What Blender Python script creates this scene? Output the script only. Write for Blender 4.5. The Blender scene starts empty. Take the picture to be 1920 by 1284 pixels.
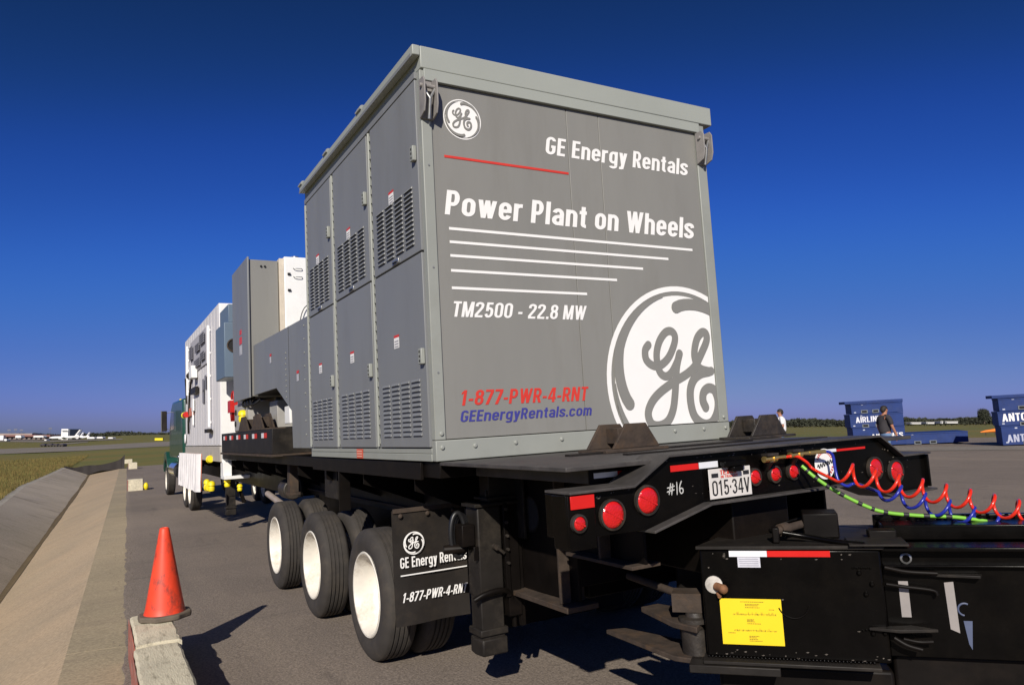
import bpy, bmesh, math, random
import numpy as np
from mathutils import Matrix, Vector

random.seed(7)
rng = np.random.default_rng(7)
sc = bpy.context.scene
COL = sc.collection
R = math.radians

# ------------------------------------------------------------------ camera
cam_d = bpy.data.cameras.new('camera')
cam = bpy.data.objects.new('camera', cam_d)
COL.objects.link(cam)
cam_d.sensor_width = 36.0
cam_d.lens = 1383.85 / 1920 * 36.0
cam_d.clip_start = 0.05
cam_d.clip_end = 9000
CW = Vector((-2.25981721, -5.03476569, 1.87623094))
RWm = Matrix(((0.87221762, -0.04635366, -0.48691659),
              (-0.48896985, -0.10713649, -0.8656964),
              (-0.01203834, 0.99316318, -0.11611187)))
cam.matrix_world = Matrix.Translation(CW) @ RWm.to_4x4()
sc.camera = cam

# ------------------------------------------------------------------ light
LIGHT = Vector((1.06, 1.42, -1.0)).normalized()
SUN_EL = math.asin(-LIGHT.z)
SUN_AZ = math.atan2(-LIGHT.x, -LIGHT.y)      # clockwise from +Y
sun_d = bpy.data.lights.new('sun', 'SUN')
sun_d.energy = 5.0
sun_d.angle = R(0.53)
sun_d.color = (1.0, 0.93, 0.82)
sun = bpy.data.objects.new('sun', sun_d)
COL.objects.link(sun)
sun.rotation_euler = LIGHT.to_track_quat('-Z', 'Y').to_euler()
sun.location = (-8, -10, 12)

world = bpy.data.worlds.new("World")
sc.world = world
world.use_nodes = True
wt = world.node_tree
wt.nodes.clear()
sky_n = wt.nodes.new('ShaderNodeTexSky')
sky_n.sky_type = 'NISHITA'
sky_n.sun_disc = False
sky_n.sun_elevation = SUN_EL
sky_n.sun_rotation = SUN_AZ
sky_n.altitude = 0
sky_n.air_density = 1.0
sky_n.dust_density = 0.35
sky_n.ozone_density = 4.0
# the slide film and polariser deepen the blue: one tone curve over the whole sky
sc1 = wt.nodes.new('ShaderNodeVectorMath')
sc1.operation = 'SCALE'
sc1.inputs['Scale'].default_value = 0.1
cur = wt.nodes.new('ShaderNodeRGBCurve')
cm = cur.mapping
cm.use_clip = False
cm.extend = 'EXTRAPOLATED'
for ci, pts in enumerate((((0.05, 0.0042), (0.095, 0.0068), (0.15, 0.0155), (0.24, 0.037), (0.40, 0.085), (0.657, 0.175), (1.0, 0.30)),
                          ((0.095, 0.0118), (0.18, 0.033), (0.28, 0.074), (0.43, 0.142), (0.62, 0.185), (0.796, 0.245), (1.0, 0.34)),
                          ((0.2, 0.032), (0.35, 0.145), (0.5, 0.37), (0.7, 0.53), (0.81, 0.53), (1.0, 0.56)))):
    c = cm.curves[ci]
    c.points[0].location = (0, 0)
    c.points[1].location = pts[-1]
    for p in pts[:-1]:
        c.points.new(*p)
    for p in c.points:
        p.handle_type = 'AUTO_CLAMPED'
cm.update()
sc2 = wt.nodes.new('ShaderNodeVectorMath')
sc2.operation = 'SCALE'
sc2.inputs['Scale'].default_value = 10.0
bg = wt.nodes.new('ShaderNodeBackground')
bg.inputs['Strength'].default_value = 0.1
wo = wt.nodes.new('ShaderNodeOutputWorld')
wt.links.new(sky_n.outputs[0], sc1.inputs[0])
wt.links.new(sc1.outputs[0], cur.inputs['Color'])
wt.links.new(cur.outputs[0], sc2.inputs[0])
wt.links.new(sc2.outputs[0], bg.inputs['Color'])
wt.links.new(bg.outputs[0], wo.inputs['Surface'])

sc.view_settings.view_transform = 'Standard'
sc.view_settings.look = 'None'
sc.view_settings.exposure = 0.0
sc.view_settings.gamma = 1.0
sc.view_settings.use_curve_mapping = False

# the apron falls towards the ditch: everything on it shares this tilt
TILT = Matrix(((0.99914325, 0.0003173, -0.04137873),
               (0.0003173, 0.9998825, 0.01532409),
               (0.04137873, -0.01532409, 0.99902601)))
NT = TILT @ Vector((0, 0, 1))
GX, GY = -NT.x / NT.z, -NT.y / NT.z


def _ease(t, a, w):
    """linear up to a, then levelling off over w"""
    t = np.asarray(t, float)
    u = np.clip((t - a) / w, 0, 1)
    return np.where(t <= a, t, a + w * (u - u * u / 2))


def hgt(x, y):
    """ground level of the place, metres"""
    x = np.asarray(x, float)
    y = np.asarray(y, float)
    ex = np.where(x >= 0, _ease(x, 27, 14), -_ease(-x, 7, 8))
    ey = np.where(y >= 0, _ease(y, 40, 24), -_ease(-y, 16, 8))
    return GX * ex + GY * ey - 0.14


def rayw(u, v):
    return RWm @ Vector(((u - 960) / 1383.85, -(v - 642) / 1383.85, -1))


def hit(u, v, dz=0.0):
    """where the view ray of a photo pixel meets the ground"""
    d = rayw(u, v)
    lo, hi = 1.0, 3000.0
    for _ in range(60):
        m = (lo + hi) / 2
        p = CW + d * m
        if p.z > float(hgt(p.x, p.y)) + dz:
            lo = m
        else:
            hi = m
    return CW + d * lo


def at(u, v, depth):
    return CW + rayw(u, v) * depth


# ------------------------------------------------------------------ materials
MATS = {}


def mat(name, col, rough=0.6, metal=0.0, var=0.12, scale=6.0, bump=0.0, bscale=60.0, spec=0.5, dirt=None,
        dirt_amt=0.0, dirt_scale=3.0, coat=0.0, stretch=None):
    if name in MATS:
        return MATS[name]
    m = bpy.data.materials.new(name)
    m.use_nodes = True
    nt = m.node_tree
    b = nt.nodes['Principled BSDF']
    b.inputs['Roughness'].default_value = rough
    b.inputs['Metallic'].default_value = metal
    b.inputs['Specular IOR Level'].default_value = spec
    b.inputs['Coat Weight'].default_value = coat
    tc = nt.nodes.new('ShaderNodeTexCoord')
    vec = tc.outputs['Object']
    if stretch:
        mp = nt.nodes.new('ShaderNodeMapping')
        mp.inputs['Scale'].default_value = stretch
        nt.links.new(vec, mp.inputs['Vector'])
        vec = mp.outputs[0]
    n = nt.nodes.new('ShaderNodeTexNoise')
    n.inputs['Scale'].default_value = scale
    n.inputs['Detail'].default_value = 6
    n.inputs['Roughness'].default_value = 0.62
    nt.links.new(vec, n.inputs['Vector'])
    mx = nt.nodes.new('ShaderNodeMix')
    mx.data_type = 'RGBA'
    mx.inputs[6].default_value = tuple(c * (1 - var) for c in col) + (1,)
    mx.inputs[7].default_value = tuple(min(1, c * (1 + var)) for c in col) + (1,)
    rp = nt.nodes.new('ShaderNodeMapRange')
    rp.inputs[1].default_value = 0.3
    rp.inputs[2].default_value = 0.7
    nt.links.new(n.outputs['Fac'], rp.inputs[0])
    nt.links.new(rp.outputs[0], mx.inputs[0])
    out = mx.outputs[2]
    if dirt:
        n2 = nt.nodes.new('ShaderNodeTexNoise')
        n2.inputs['Scale'].default_value = dirt_scale
        n2.inputs['Detail'].default_value = 8
        n2.inputs['Roughness'].default_value = 0.7
        nt.links.new(vec, n2.inputs['Vector'])
        r2 = nt.nodes.new('ShaderNodeMapRange')
        r2.inputs[1].default_value = 0.5
        r2.inputs[2].default_value = 0.72
        r2.inputs[4].default_value = dirt_amt
        nt.links.new(n2.outputs['Fac'], r2.inputs[0])
        m2 = nt.nodes.new('ShaderNodeMix')
        m2.data_type = 'RGBA'
        nt.links.new(r2.outputs[0], m2.inputs[0])
        nt.links.new(out, m2.inputs[6])
        m2.inputs[7].default_value = tuple(dirt) + (1,)
        out = m2.outputs[2]
    nt.links.new(out, b.inputs['Base Color'])
    rr = nt.nodes.new('ShaderNodeMapRange')
    rr.inputs[3].default_value = max(0.02, rough - 0.08)
    rr.inputs[4].default_value = min(1, rough + 0.1)
    nt.links.new(n.outputs['Fac'], rr.inputs[0])
    nt.links.new(rr.outputs[0], b.inputs['Roughness'])
    if bump:
        n3 = nt.nodes.new('ShaderNodeTexNoise')
        n3.inputs['Scale'].default_value = bscale
        n3.inputs['Detail'].default_value = 4
        nt.links.new(vec, n3.inputs['Vector'])
        bp = nt.nodes.new('ShaderNodeBump')
        bp.inputs['Strength'].default_value = bump
        bp.inputs['Distance'].default_value = 0.01
        nt.links.new(n3.outputs['Fac'], bp.inputs['Height'])
        nt.links.new(bp.outputs[0], b.inputs['Normal'])
    MATS[name] = m
    return m


def ground_mat(name, base, alt, coarse=0.25, fine=40.0, bump=0.35, rough=0.95, spots=None, stretch=None, ramp=(0.35, 0.65), fine_amp=(0.72, 1.22)):
    """two tones by broad noise, speckle by fine noise, optional third tone in patches"""
    m = bpy.data.materials.new(name)
    m.use_nodes = True
    nt = m.node_tree
    b = nt.nodes['Principled BSDF']
    b.inputs['Roughness'].default_value = rough
    b.inputs['Specular IOR Level'].default_value = 0.25
    tc = nt.nodes.new('ShaderNodeTexCoord')
    vec = tc.outputs['Object']

    def noise(s, det=6, ro=0.6, st=None):
        v = vec
        if st:
            mp = nt.nodes.new('ShaderNodeMapping')
            mp.inputs['Scale'].default_value = st
            nt.links.new(vec, mp.inputs['Vector'])
            v = mp.outputs[0]
        n = nt.nodes.new('ShaderNodeTexNoise')
        n.inputs['Scale'].default_value = s
        n.inputs['Detail'].default_value = det
        n.inputs['Roughness'].default_value = ro
        nt.links.new(v, n.inputs['Vector'])
        return n.outputs['Fac']

    def ramp_(f, a, c, lo=0.0, hi=1.0):
        r = nt.nodes.new('ShaderNodeMapRange')
        r.inputs[1].default_value = a
        r.inputs[2].default_value = c
        r.inputs[3].default_value = lo
        r.inputs[4].default_value = hi
        nt.links.new(f, r.inputs[0])
        return r.outputs[0]

    def mix(f, a, c):
        x = nt.nodes.new('ShaderNodeMix')
        x.data_type = 'RGBA'
        nt.links.new(f, x.inputs[0])
        for i, q in ((6, a), (7, c)):
            if isinstance(q, tuple):
                x.inputs[i].default_value = q + (1,)
            else:
                nt.links.new(q, x.inputs[i])
        return x.outputs[2]
    c = mix(ramp_(noise(coarse, 7, 0.62, stretch), *ramp), base, alt)
    if spots:
        for (s, col, a, bb, amt, st) in spots:
            c = mix(ramp_(noise(s, 6, 0.65, st), a, bb, 0, amt), c, col)
    f = noise(fine, 3, 0.7)
    dk = nt.nodes.new('ShaderNodeMix')
    dk.data_type = 'RGBA'
    dk.blend_type = 'MULTIPLY'
    dk.inputs[0].default_value = 1.0
    g = nt.nodes.new('ShaderNodeCombineColor')
    v = ramp_(f, 0.3, 0.7, *fine_amp)
    for i in range(3):
        nt.links.new(v, g.inputs[i])
    nt.links.new(c, dk.inputs[6])
    nt.links.new(g.outputs[0], dk.inputs[7])
    nt.links.new(dk.outputs[2], b.inputs['Base Color'])
    bp = nt.nodes.new('ShaderNodeBump')
    bp.inputs['Strength'].default_value = bump
    bp.inputs['Distance'].default_value = 0.012
    nt.links.new(f, bp.inputs['Height'])
    nt.links.new(bp.outputs[0], b.inputs['Normal'])
    return m


GREY = mat('grey_enamel', (0.228, 0.225, 0.208), 0.47, var=0.045, scale=1.3, dirt=(0.175, 0.166, 0.145), dirt_amt=0.38, dirt_scale=1.7, stretch=(1.6, 1.6, 0.3), bump=0.02, bscale=3)
GREYD = mat('grey_door_enamel', (0.198, 0.206, 0.213), 0.47, var=0.05, scale=1.3, dirt=(0.15, 0.148, 0.14), dirt_amt=0.38, dirt_scale=1.9, stretch=(1.6, 1.6, 0.35), bump=0.02, bscale=3)
GREYL = mat('grey_trim_enamel', (0.285, 0.298, 0.272), 0.48, var=0.05, scale=2.0, dirt=(0.22, 0.215, 0.185), dirt_amt=0.35, dirt_scale=2.2)
PRINT_GREY = mat('grey_print', (0.225, 0.222, 0.205), 0.5, var=0.02)
PRINT_WHITE = mat('white_print', (0.86, 0.85, 0.83), 0.45, var=0.015)
PRINT_RED = mat('red_print', (0.62, 0.045, 0.03), 0.45, var=0.04)
PRINT_BLUE = mat('blue_print', (0.05, 0.05, 0.26), 0.45, var=0.04)
PRINT_BLACK = mat('black_print', (0.02, 0.02, 0.022), 0.5, var=0.05)
SLOT = mat('dark_slot', (0.015, 0.015, 0.016), 0.9)
LSLOT = mat('louver_shade', (0.10, 0.102, 0.106), 0.8)
WORN_LIT = mat('sunlit_worn_black', (0.055, 0.05, 0.047), 0.55, var=0.3, scale=6, dirt=(0.13, 0.115, 0.10), dirt_amt=0.4, dirt_scale=5)  # black lifted to grey to paint in sunlight; the noise patches are wear
FASC = mat('pale_grey_fascia', (0.325, 0.345, 0.315), 0.5, var=0.035, scale=1.5)
STEEL = mat('galvanised_steel', (0.42, 0.42, 0.41), 0.38, metal=0.8, var=0.1, scale=14)
LUGM = mat('lug_primer', (0.25, 0.235, 0.225), 0.55, var=0.12, scale=8, dirt=(0.12, 0.09, 0.065), dirt_amt=0.5)
BLACK = mat('black_chassis_paint', (0.0055, 0.0042, 0.0036), 0.45, var=0.25, scale=4, spec=0.15, dirt=(0.020, 0.014, 0.010), dirt_amt=0.45, dirt_scale=2.6, bump=0.05, bscale=30)
BLACKD = mat('dusty_black_paint', (0.015, 0.0128, 0.011), 0.5, var=0.3, scale=5, spec=0.25, dirt=(0.065, 0.053, 0.04), dirt_amt=0.5, dirt_scale=3.5, bump=0.08, bscale=40)
BLACKG = mat('glossy_black_paint', (0.0028, 0.0024, 0.0022), 0.24, var=0.25, scale=5, spec=0.14, dirt=(0.010, 0.008, 0.006), dirt_amt=0.4, bump=0.08, bscale=20)
RUST = mat('rusty_steel', (0.045, 0.031, 0.022), 0.8, var=0.4, scale=9, dirt=(0.10, 0.055, 0.025), dirt_amt=0.6, dirt_scale=7, bump=0.25, bscale=50)
GREASY = mat('greasy_steel', (0.028, 0.023, 0.019), 0.5, var=0.45, scale=10, dirt=(0.085, 0.06, 0.038), dirt_amt=0.5, dirt_scale=8, bump=0.25)
RUBBER = mat('tyre_rubber', (0.038, 0.033, 0.029), 0.82, var=0.18, scale=9, dirt=(0.085, 0.068, 0.05), dirt_amt=0.5, dirt_scale=5, bump=0.15, bscale=90)
FLAPM = mat('mud_flap_rubber', (0.016, 0.013, 0.011), 0.62, var=0.25, scale=5, spec=0.3, dirt=(0.045, 0.034, 0.024), dirt_amt=0.6, dirt_scale=3)
RIMW = mat('white_wheel_paint', (0.76, 0.72, 0.64), 0.42, var=0.12, scale=4, dirt=(0.30, 0.23, 0.16), dirt_amt=0.7, dirt_scale=4.5)
WHITE = mat('white_enamel', (0.82, 0.82, 0.81), 0.45, var=0.03, scale=2, dirt=(0.6, 0.57, 0.5), dirt_amt=0.2, dirt_scale=1.6)
WHITE2 = mat('shaded_white_enamel', (0.66, 0.645, 0.66), 0.55, var=0.05, scale=1.5, dirt=(0.48, 0.45, 0.43), dirt_amt=0.4, dirt_scale=1.2, stretch=(1, 1, 0.25))  # duller than WHITE to paint in the weaker light on the container side
YEL = mat('yellow_plastic', (0.82, 0.66, 0.01), 0.45, var=0.06)
YELP = mat('yellow_placard', (0.85, 0.62, 0.012), 0.5, var=0.03, scale=3)
REDP = mat('red_plastic', (0.55, 0.02, 0.015), 0.4, var=0.06)
TAPER = mat('red_reflective_tape', (0.62, 0.015, 0.012), 0.3, var=0.05)
TAPEW = mat('white_reflective_tape', (0.75, 0.76, 0.8), 0.3, var=0.05)
BRASS = mat('brass', (0.85, 0.62, 0.22), 0.34, metal=0.9, var=0.15)
HRED = mat('red_hose', (0.72, 0.028, 0.01), 0.28, var=0.04, coat=0.4)
HBLUE = mat('blue_hose', (0.018, 0.03, 0.33), 0.28, var=0.04, coat=0.4)
HGREEN = mat('green_cable', (0.2, 0.5, 0.05), 0.4, var=0.08)
CONE = mat('orange_cone_vinyl', (0.80, 0.062, 0.022), 0.5, var=0.14, scale=7, dirt=(0.10, 0.04, 0.032), dirt_amt=1.0, dirt_scale=9, stretch=(1, 1, 0.6))
CONEB = mat('cone_base_rubber', (0.12, 0.095, 0.07), 0.8, var=0.25, scale=9)
GREEN_TRUCK = mat('dark_green_truck_paint', (0.012, 0.062, 0.045), 0.3, var=0.06, coat=0.3)
GLASS = mat('dark_glass', (0.02, 0.023, 0.026), 0.08, var=0.05)
CHROME = mat('chrome', (0.75, 0.75, 0.76), 0.12, metal=1.0, var=0.03)
BLUEBOX = mat('blue_crate_paint', (0.012, 0.034, 0.15), 0.6, var=0.2, scale=3, spec=0.3, dirt=(0.04, 0.055, 0.13), dirt_amt=0.5, dirt_scale=2)
BLUECAB = mat('slate_blue_enamel', (0.12, 0.17, 0.235), 0.5, var=0.05, scale=2)
TREE_M = mat('far_foliage', (0.045, 0.05, 0.032), 0.95, var=0.45, scale=0.12)
BARK = mat('bark', (0.09, 0.07, 0.05), 0.95, var=0.2)


def lens_mat():
    m = bpy.data.materials.new('red_lens')
    m.use_nodes = True
    nt = m.node_tree
    b = nt.nodes['Principled BSDF']
    b.inputs['Base Color'].default_value = (0.6, 0.012, 0.012, 1)
    b.inputs['Roughness'].default_value = 0.18
    b.inputs['Coat Weight'].default_value = 0.6
    tc = nt.nodes.new('ShaderNodeTexCoord')
    v = nt.nodes.new('ShaderNodeTexVoronoi')
    v.inputs['Scale'].default_value = 90
    nt.links.new(tc.outputs['Object'], v.inputs['Vector'])
    bp = nt.nodes.new('ShaderNodeBump')
    bp.inputs['Strength'].default_value = 0.5
    bp.inputs['Distance'].default_value = 0.004
    nt.links.new(v.outputs['Distance'], bp.inputs['Height'])
    nt.links.new(bp.outputs[0], b.inputs['Normal'])
    return m


LENS = lens_mat()


# ------------------------------------------------------------------ mesh builder
class MB:
    def __init__(self):
        self.v = []
        self.f = []
        self.m = []
        self.mi = 0
        self.g = []

    def add(self, vs, fs):
        o = len(self.v)
        self.v += [tuple(p) for p in vs]
        self.f += [tuple(i + o for i in f) for f in fs]
        self.m += [self.mi] * len(fs)
        self.g.append((o, len(self.v), len(self.f) - len(fs), len(self.f)))
        return self

    def box(self, x0, x1, y0, y1, z0, z1, M=None):
        vs = [Vector((x, y, z)) for z in (z0, z1) for y in (y0, y1) for x in (x0, x1)]
        if M is not None:
            vs = [M @ p for p in vs]
        return self.add(vs, [(0, 2, 3, 1), (4, 5, 7, 6), (0, 1, 5, 4), (2, 6, 7, 3), (0, 4, 6, 2), (1, 3, 7, 5)])

    def prism(self, poly, a, b, axis='y'):
        """polygon in the other two axes (xz for y, yz for x, xy for z), extruded from a to b"""
        n = len(poly)

        def P(p, t):
            return {'y': (p[0], t, p[1]), 'x': (t, p[0], p[1]), 'z': (p[0], p[1], t)}[axis]
        vs = [P(p, a) for p in poly] + [P(p, b) for p in poly]
        fs = [tuple(range(n)), tuple(range(2 * n - 1, n - 1, -1))]
        fs += [(i, i + n, (i + 1) % n + n, (i + 1) % n) for i in range(n)]
        return self.add(vs, fs)

    def lathe(self, prof, n=32, origin=(0, 0, 0), axis='z', cap=True):
        """profile of (axial, radius)"""
        o = Vector(origin)
        vs = []
        for (a, r) in prof:
            for k in range(n):
                t = 2 * math.pi * k / n
                c, s = math.cos(t) * r, math.sin(t) * r
                vs.append(o + Vector({'z': (c, s, a), 'x': (a, c, s), 'y': (s, a, c)}[axis]))
        fs = []
        for i in range(len(prof) - 1):
            for k in range(n):
                k2 = (k + 1) % n
                fs.append((i * n + k, i * n + k2, (i + 1) * n + k2, (i + 1) * n + k))
        if cap:
            fs.append(tuple(range(n - 1, -1, -1)))
            fs.append(tuple((len(prof) - 1) * n + k for k in range(n)))
        return self.add(vs, fs)

    def cyl(self, p0, p1, r, n=12, r1=None):
        return self.tube([p0, p1], [r, r if r1 is None else r1], n)

    def tube(self, path, r, n=8, cap=True):
        path = [Vector(p) for p in path]
        rs = r if isinstance(r, (list, tuple)) else [r] * len(path)
        t0 = (path[1] - path[0]).normalized()
        ref = Vector((0, 0, 1)) if abs(t0.z) < 0.9 else Vector((1, 0, 0))
        u = t0.cross(ref).normalized()
        vs = []
        for i, p in enumerate(path):
            a = path[max(i - 1, 0)]
            b = path[min(i + 1, len(path) - 1)]
            t = (b - a).normalized()
            u = (u - t * u.dot(t)).normalized()
            w = t.cross(u)
            for k in range(n):
                g = 2 * math.pi * k / n
                vs.append(p + (u * math.cos(g) + w * math.sin(g)) * rs[i])
        fs = []
        for i in range(len(path) - 1):
            for k in range(n):
                k2 = (k + 1) % n
                fs.append((i * n + k, i * n + k2, (i + 1) * n + k2, (i + 1) * n + k))
        if cap:
            fs.append(tuple(range(n - 1, -1, -1)))
            fs.append(tuple((len(path) - 1) * n + k for k in range(n)))
        return self.add(vs, fs)

    def ball(self, c, r, n=12, sq=(1, 1, 1)):
        c = Vector(c)
        m = n // 2
        vs, fs = [], []
        for i in range(m + 1):
            ph = math.pi * i / m
            for k in range(n):
                th = 2 * math.pi * k / n
                vs.append(c + Vector((math.sin(ph) * math.cos(th) * r * sq[0], math.sin(ph) * math.sin(th) * r * sq[1], -math.cos(ph) * r * sq[2])))
        for i in range(m):
            for k in range(n):
                k2 = (k + 1) % n
                fs.append((i * n + k, i * n + k2, (i + 1) * n + k2, (i + 1) * n + k))
        return self.add(vs, fs)


def mesh_of(name, mb, mats, smooth=None):
    me = bpy.data.meshes.new(name)
    me.from_pydata(mb.v, [], mb.f)
    mats = mats if isinstance(mats, (list, tuple)) else [mats]
    for m in mats:
        me.materials.append(m)
    me.polygons.foreach_set('material_index', mb.m)
    bm = bmesh.new()
    bm.from_mesh(me)
    bmesh.ops.remove_doubles(bm, verts=bm.verts, dist=1e-6)
    bmesh.ops.recalc_face_normals(bm, faces=bm.faces)
    bm.to_mesh(me)
    bm.free()
    if smooth:
        me.polygons.foreach_set('use_smooth', [True] * len(me.polygons))
        me.set_sharp_from_angle(angle=R(smooth))
    me.update()
    return me


ROOTS_T = []      # roots standing on the tilted apron: (object, base matrix in apron space)


def thing(name, label, cat, loc=(0, 0, 0), rz=0.0, group=None, tilt=True):
    o = bpy.data.objects.new(name, None)
    COL.objects.link(o)
    o.empty_display_size = 0.2
    M = Matrix.Translation(loc) @ Matrix.Rotation(rz, 4, 'Z')
    o.matrix_world = (TILT.to_4x4() @ M) if tilt else M
    o['label'] = label
    o['category'] = cat
    if group:
        o['group'] = group
    o['base'] = [c for r in M for c in r]
    return o


def pieces(name, mb, mats, parent, **kw):
    """one object for each shape that was added to the builder"""
    first = None
    for a, b, c, d in mb.g:
        q = MB()
        q.v = mb.v[a:b]
        q.f = [tuple(i - a for i in f) for f in mb.f[c:d]]
        q.m = mb.m[c:d]
        o = obj(name, q, mats, parent, **kw)
        first = first or o
    return first


def obj(name, mb, mats, parent=None, smooth=None, bev=0.0, seg=2, label=None, kind=None, local=False):
    """one mesh object; coordinates are those of the parent thing's space before its placing unless local"""
    me = mb if isinstance(mb, bpy.types.Mesh) else mesh_of(name, mb, mats, smooth)
    o = bpy.data.objects.new(name, me)
    COL.objects.link(o)
    if parent is not None:
        root = parent
        while root.parent:
            root = root.parent
        if not local and not isinstance(mb, bpy.types.Mesh):
            b = root['base']
            M = Matrix((b[0:4], b[4:8], b[8:12], b[12:16]))
            me.transform(M.inverted())
        o.parent = parent
    if bev:
        bv = o.modifiers.new('bevel', 'BEVEL')
        bv.width = bev
        bv.segments = seg
        bv.limit_method = 'ANGLE'
        bv.angle_limit = R(35)
        if not smooth:
            me.polygons.foreach_set('use_smooth', [True] * len(me.polygons))
            me.set_sharp_from_angle(angle=R(30))
    if label:
        o['label'] = label
    if kind:
        o['kind'] = kind
    return o


def solo(name, mb, mats, label, cat, loc=(0, 0, 0), smooth=None, bev=0.0, group=None, tilt=True, rz=0.0):
    """a thing that is one mesh"""
    me = mesh_of(name, mb, mats, smooth)
    M = Matrix.Translation(loc) @ Matrix.Rotation(rz, 4, 'Z')
    me.transform(M.inverted())
    o = bpy.data.objects.new(name, me)
    COL.objects.link(o)
    o.matrix_world = (TILT.to_4x4() @ M) if tilt else M
    o['label'] = label
    o['category'] = cat
    if group:
        o['group'] = group
    if bev:
        bv = o.modifiers.new('bevel', 'BEVEL')
        bv.width = bev
        bv.segments = 2
        bv.limit_method = 'ANGLE'
        bv.angle_limit = R(35)
    return o


def struct(name, mb, mats, smooth=None, kind='structure'):
    me = mesh_of(name, mb, mats, smooth)
    o = bpy.data.objects.new(name, me)
    COL.objects.link(o)
    o['kind'] = kind
    return o


# ------------------------------------------------------------------ print on flat faces
W_, T_, X_ = 0.165, 0.145, 0.75      # stem, bar, x-height in cap heights: a bold condensed grotesque


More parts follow.
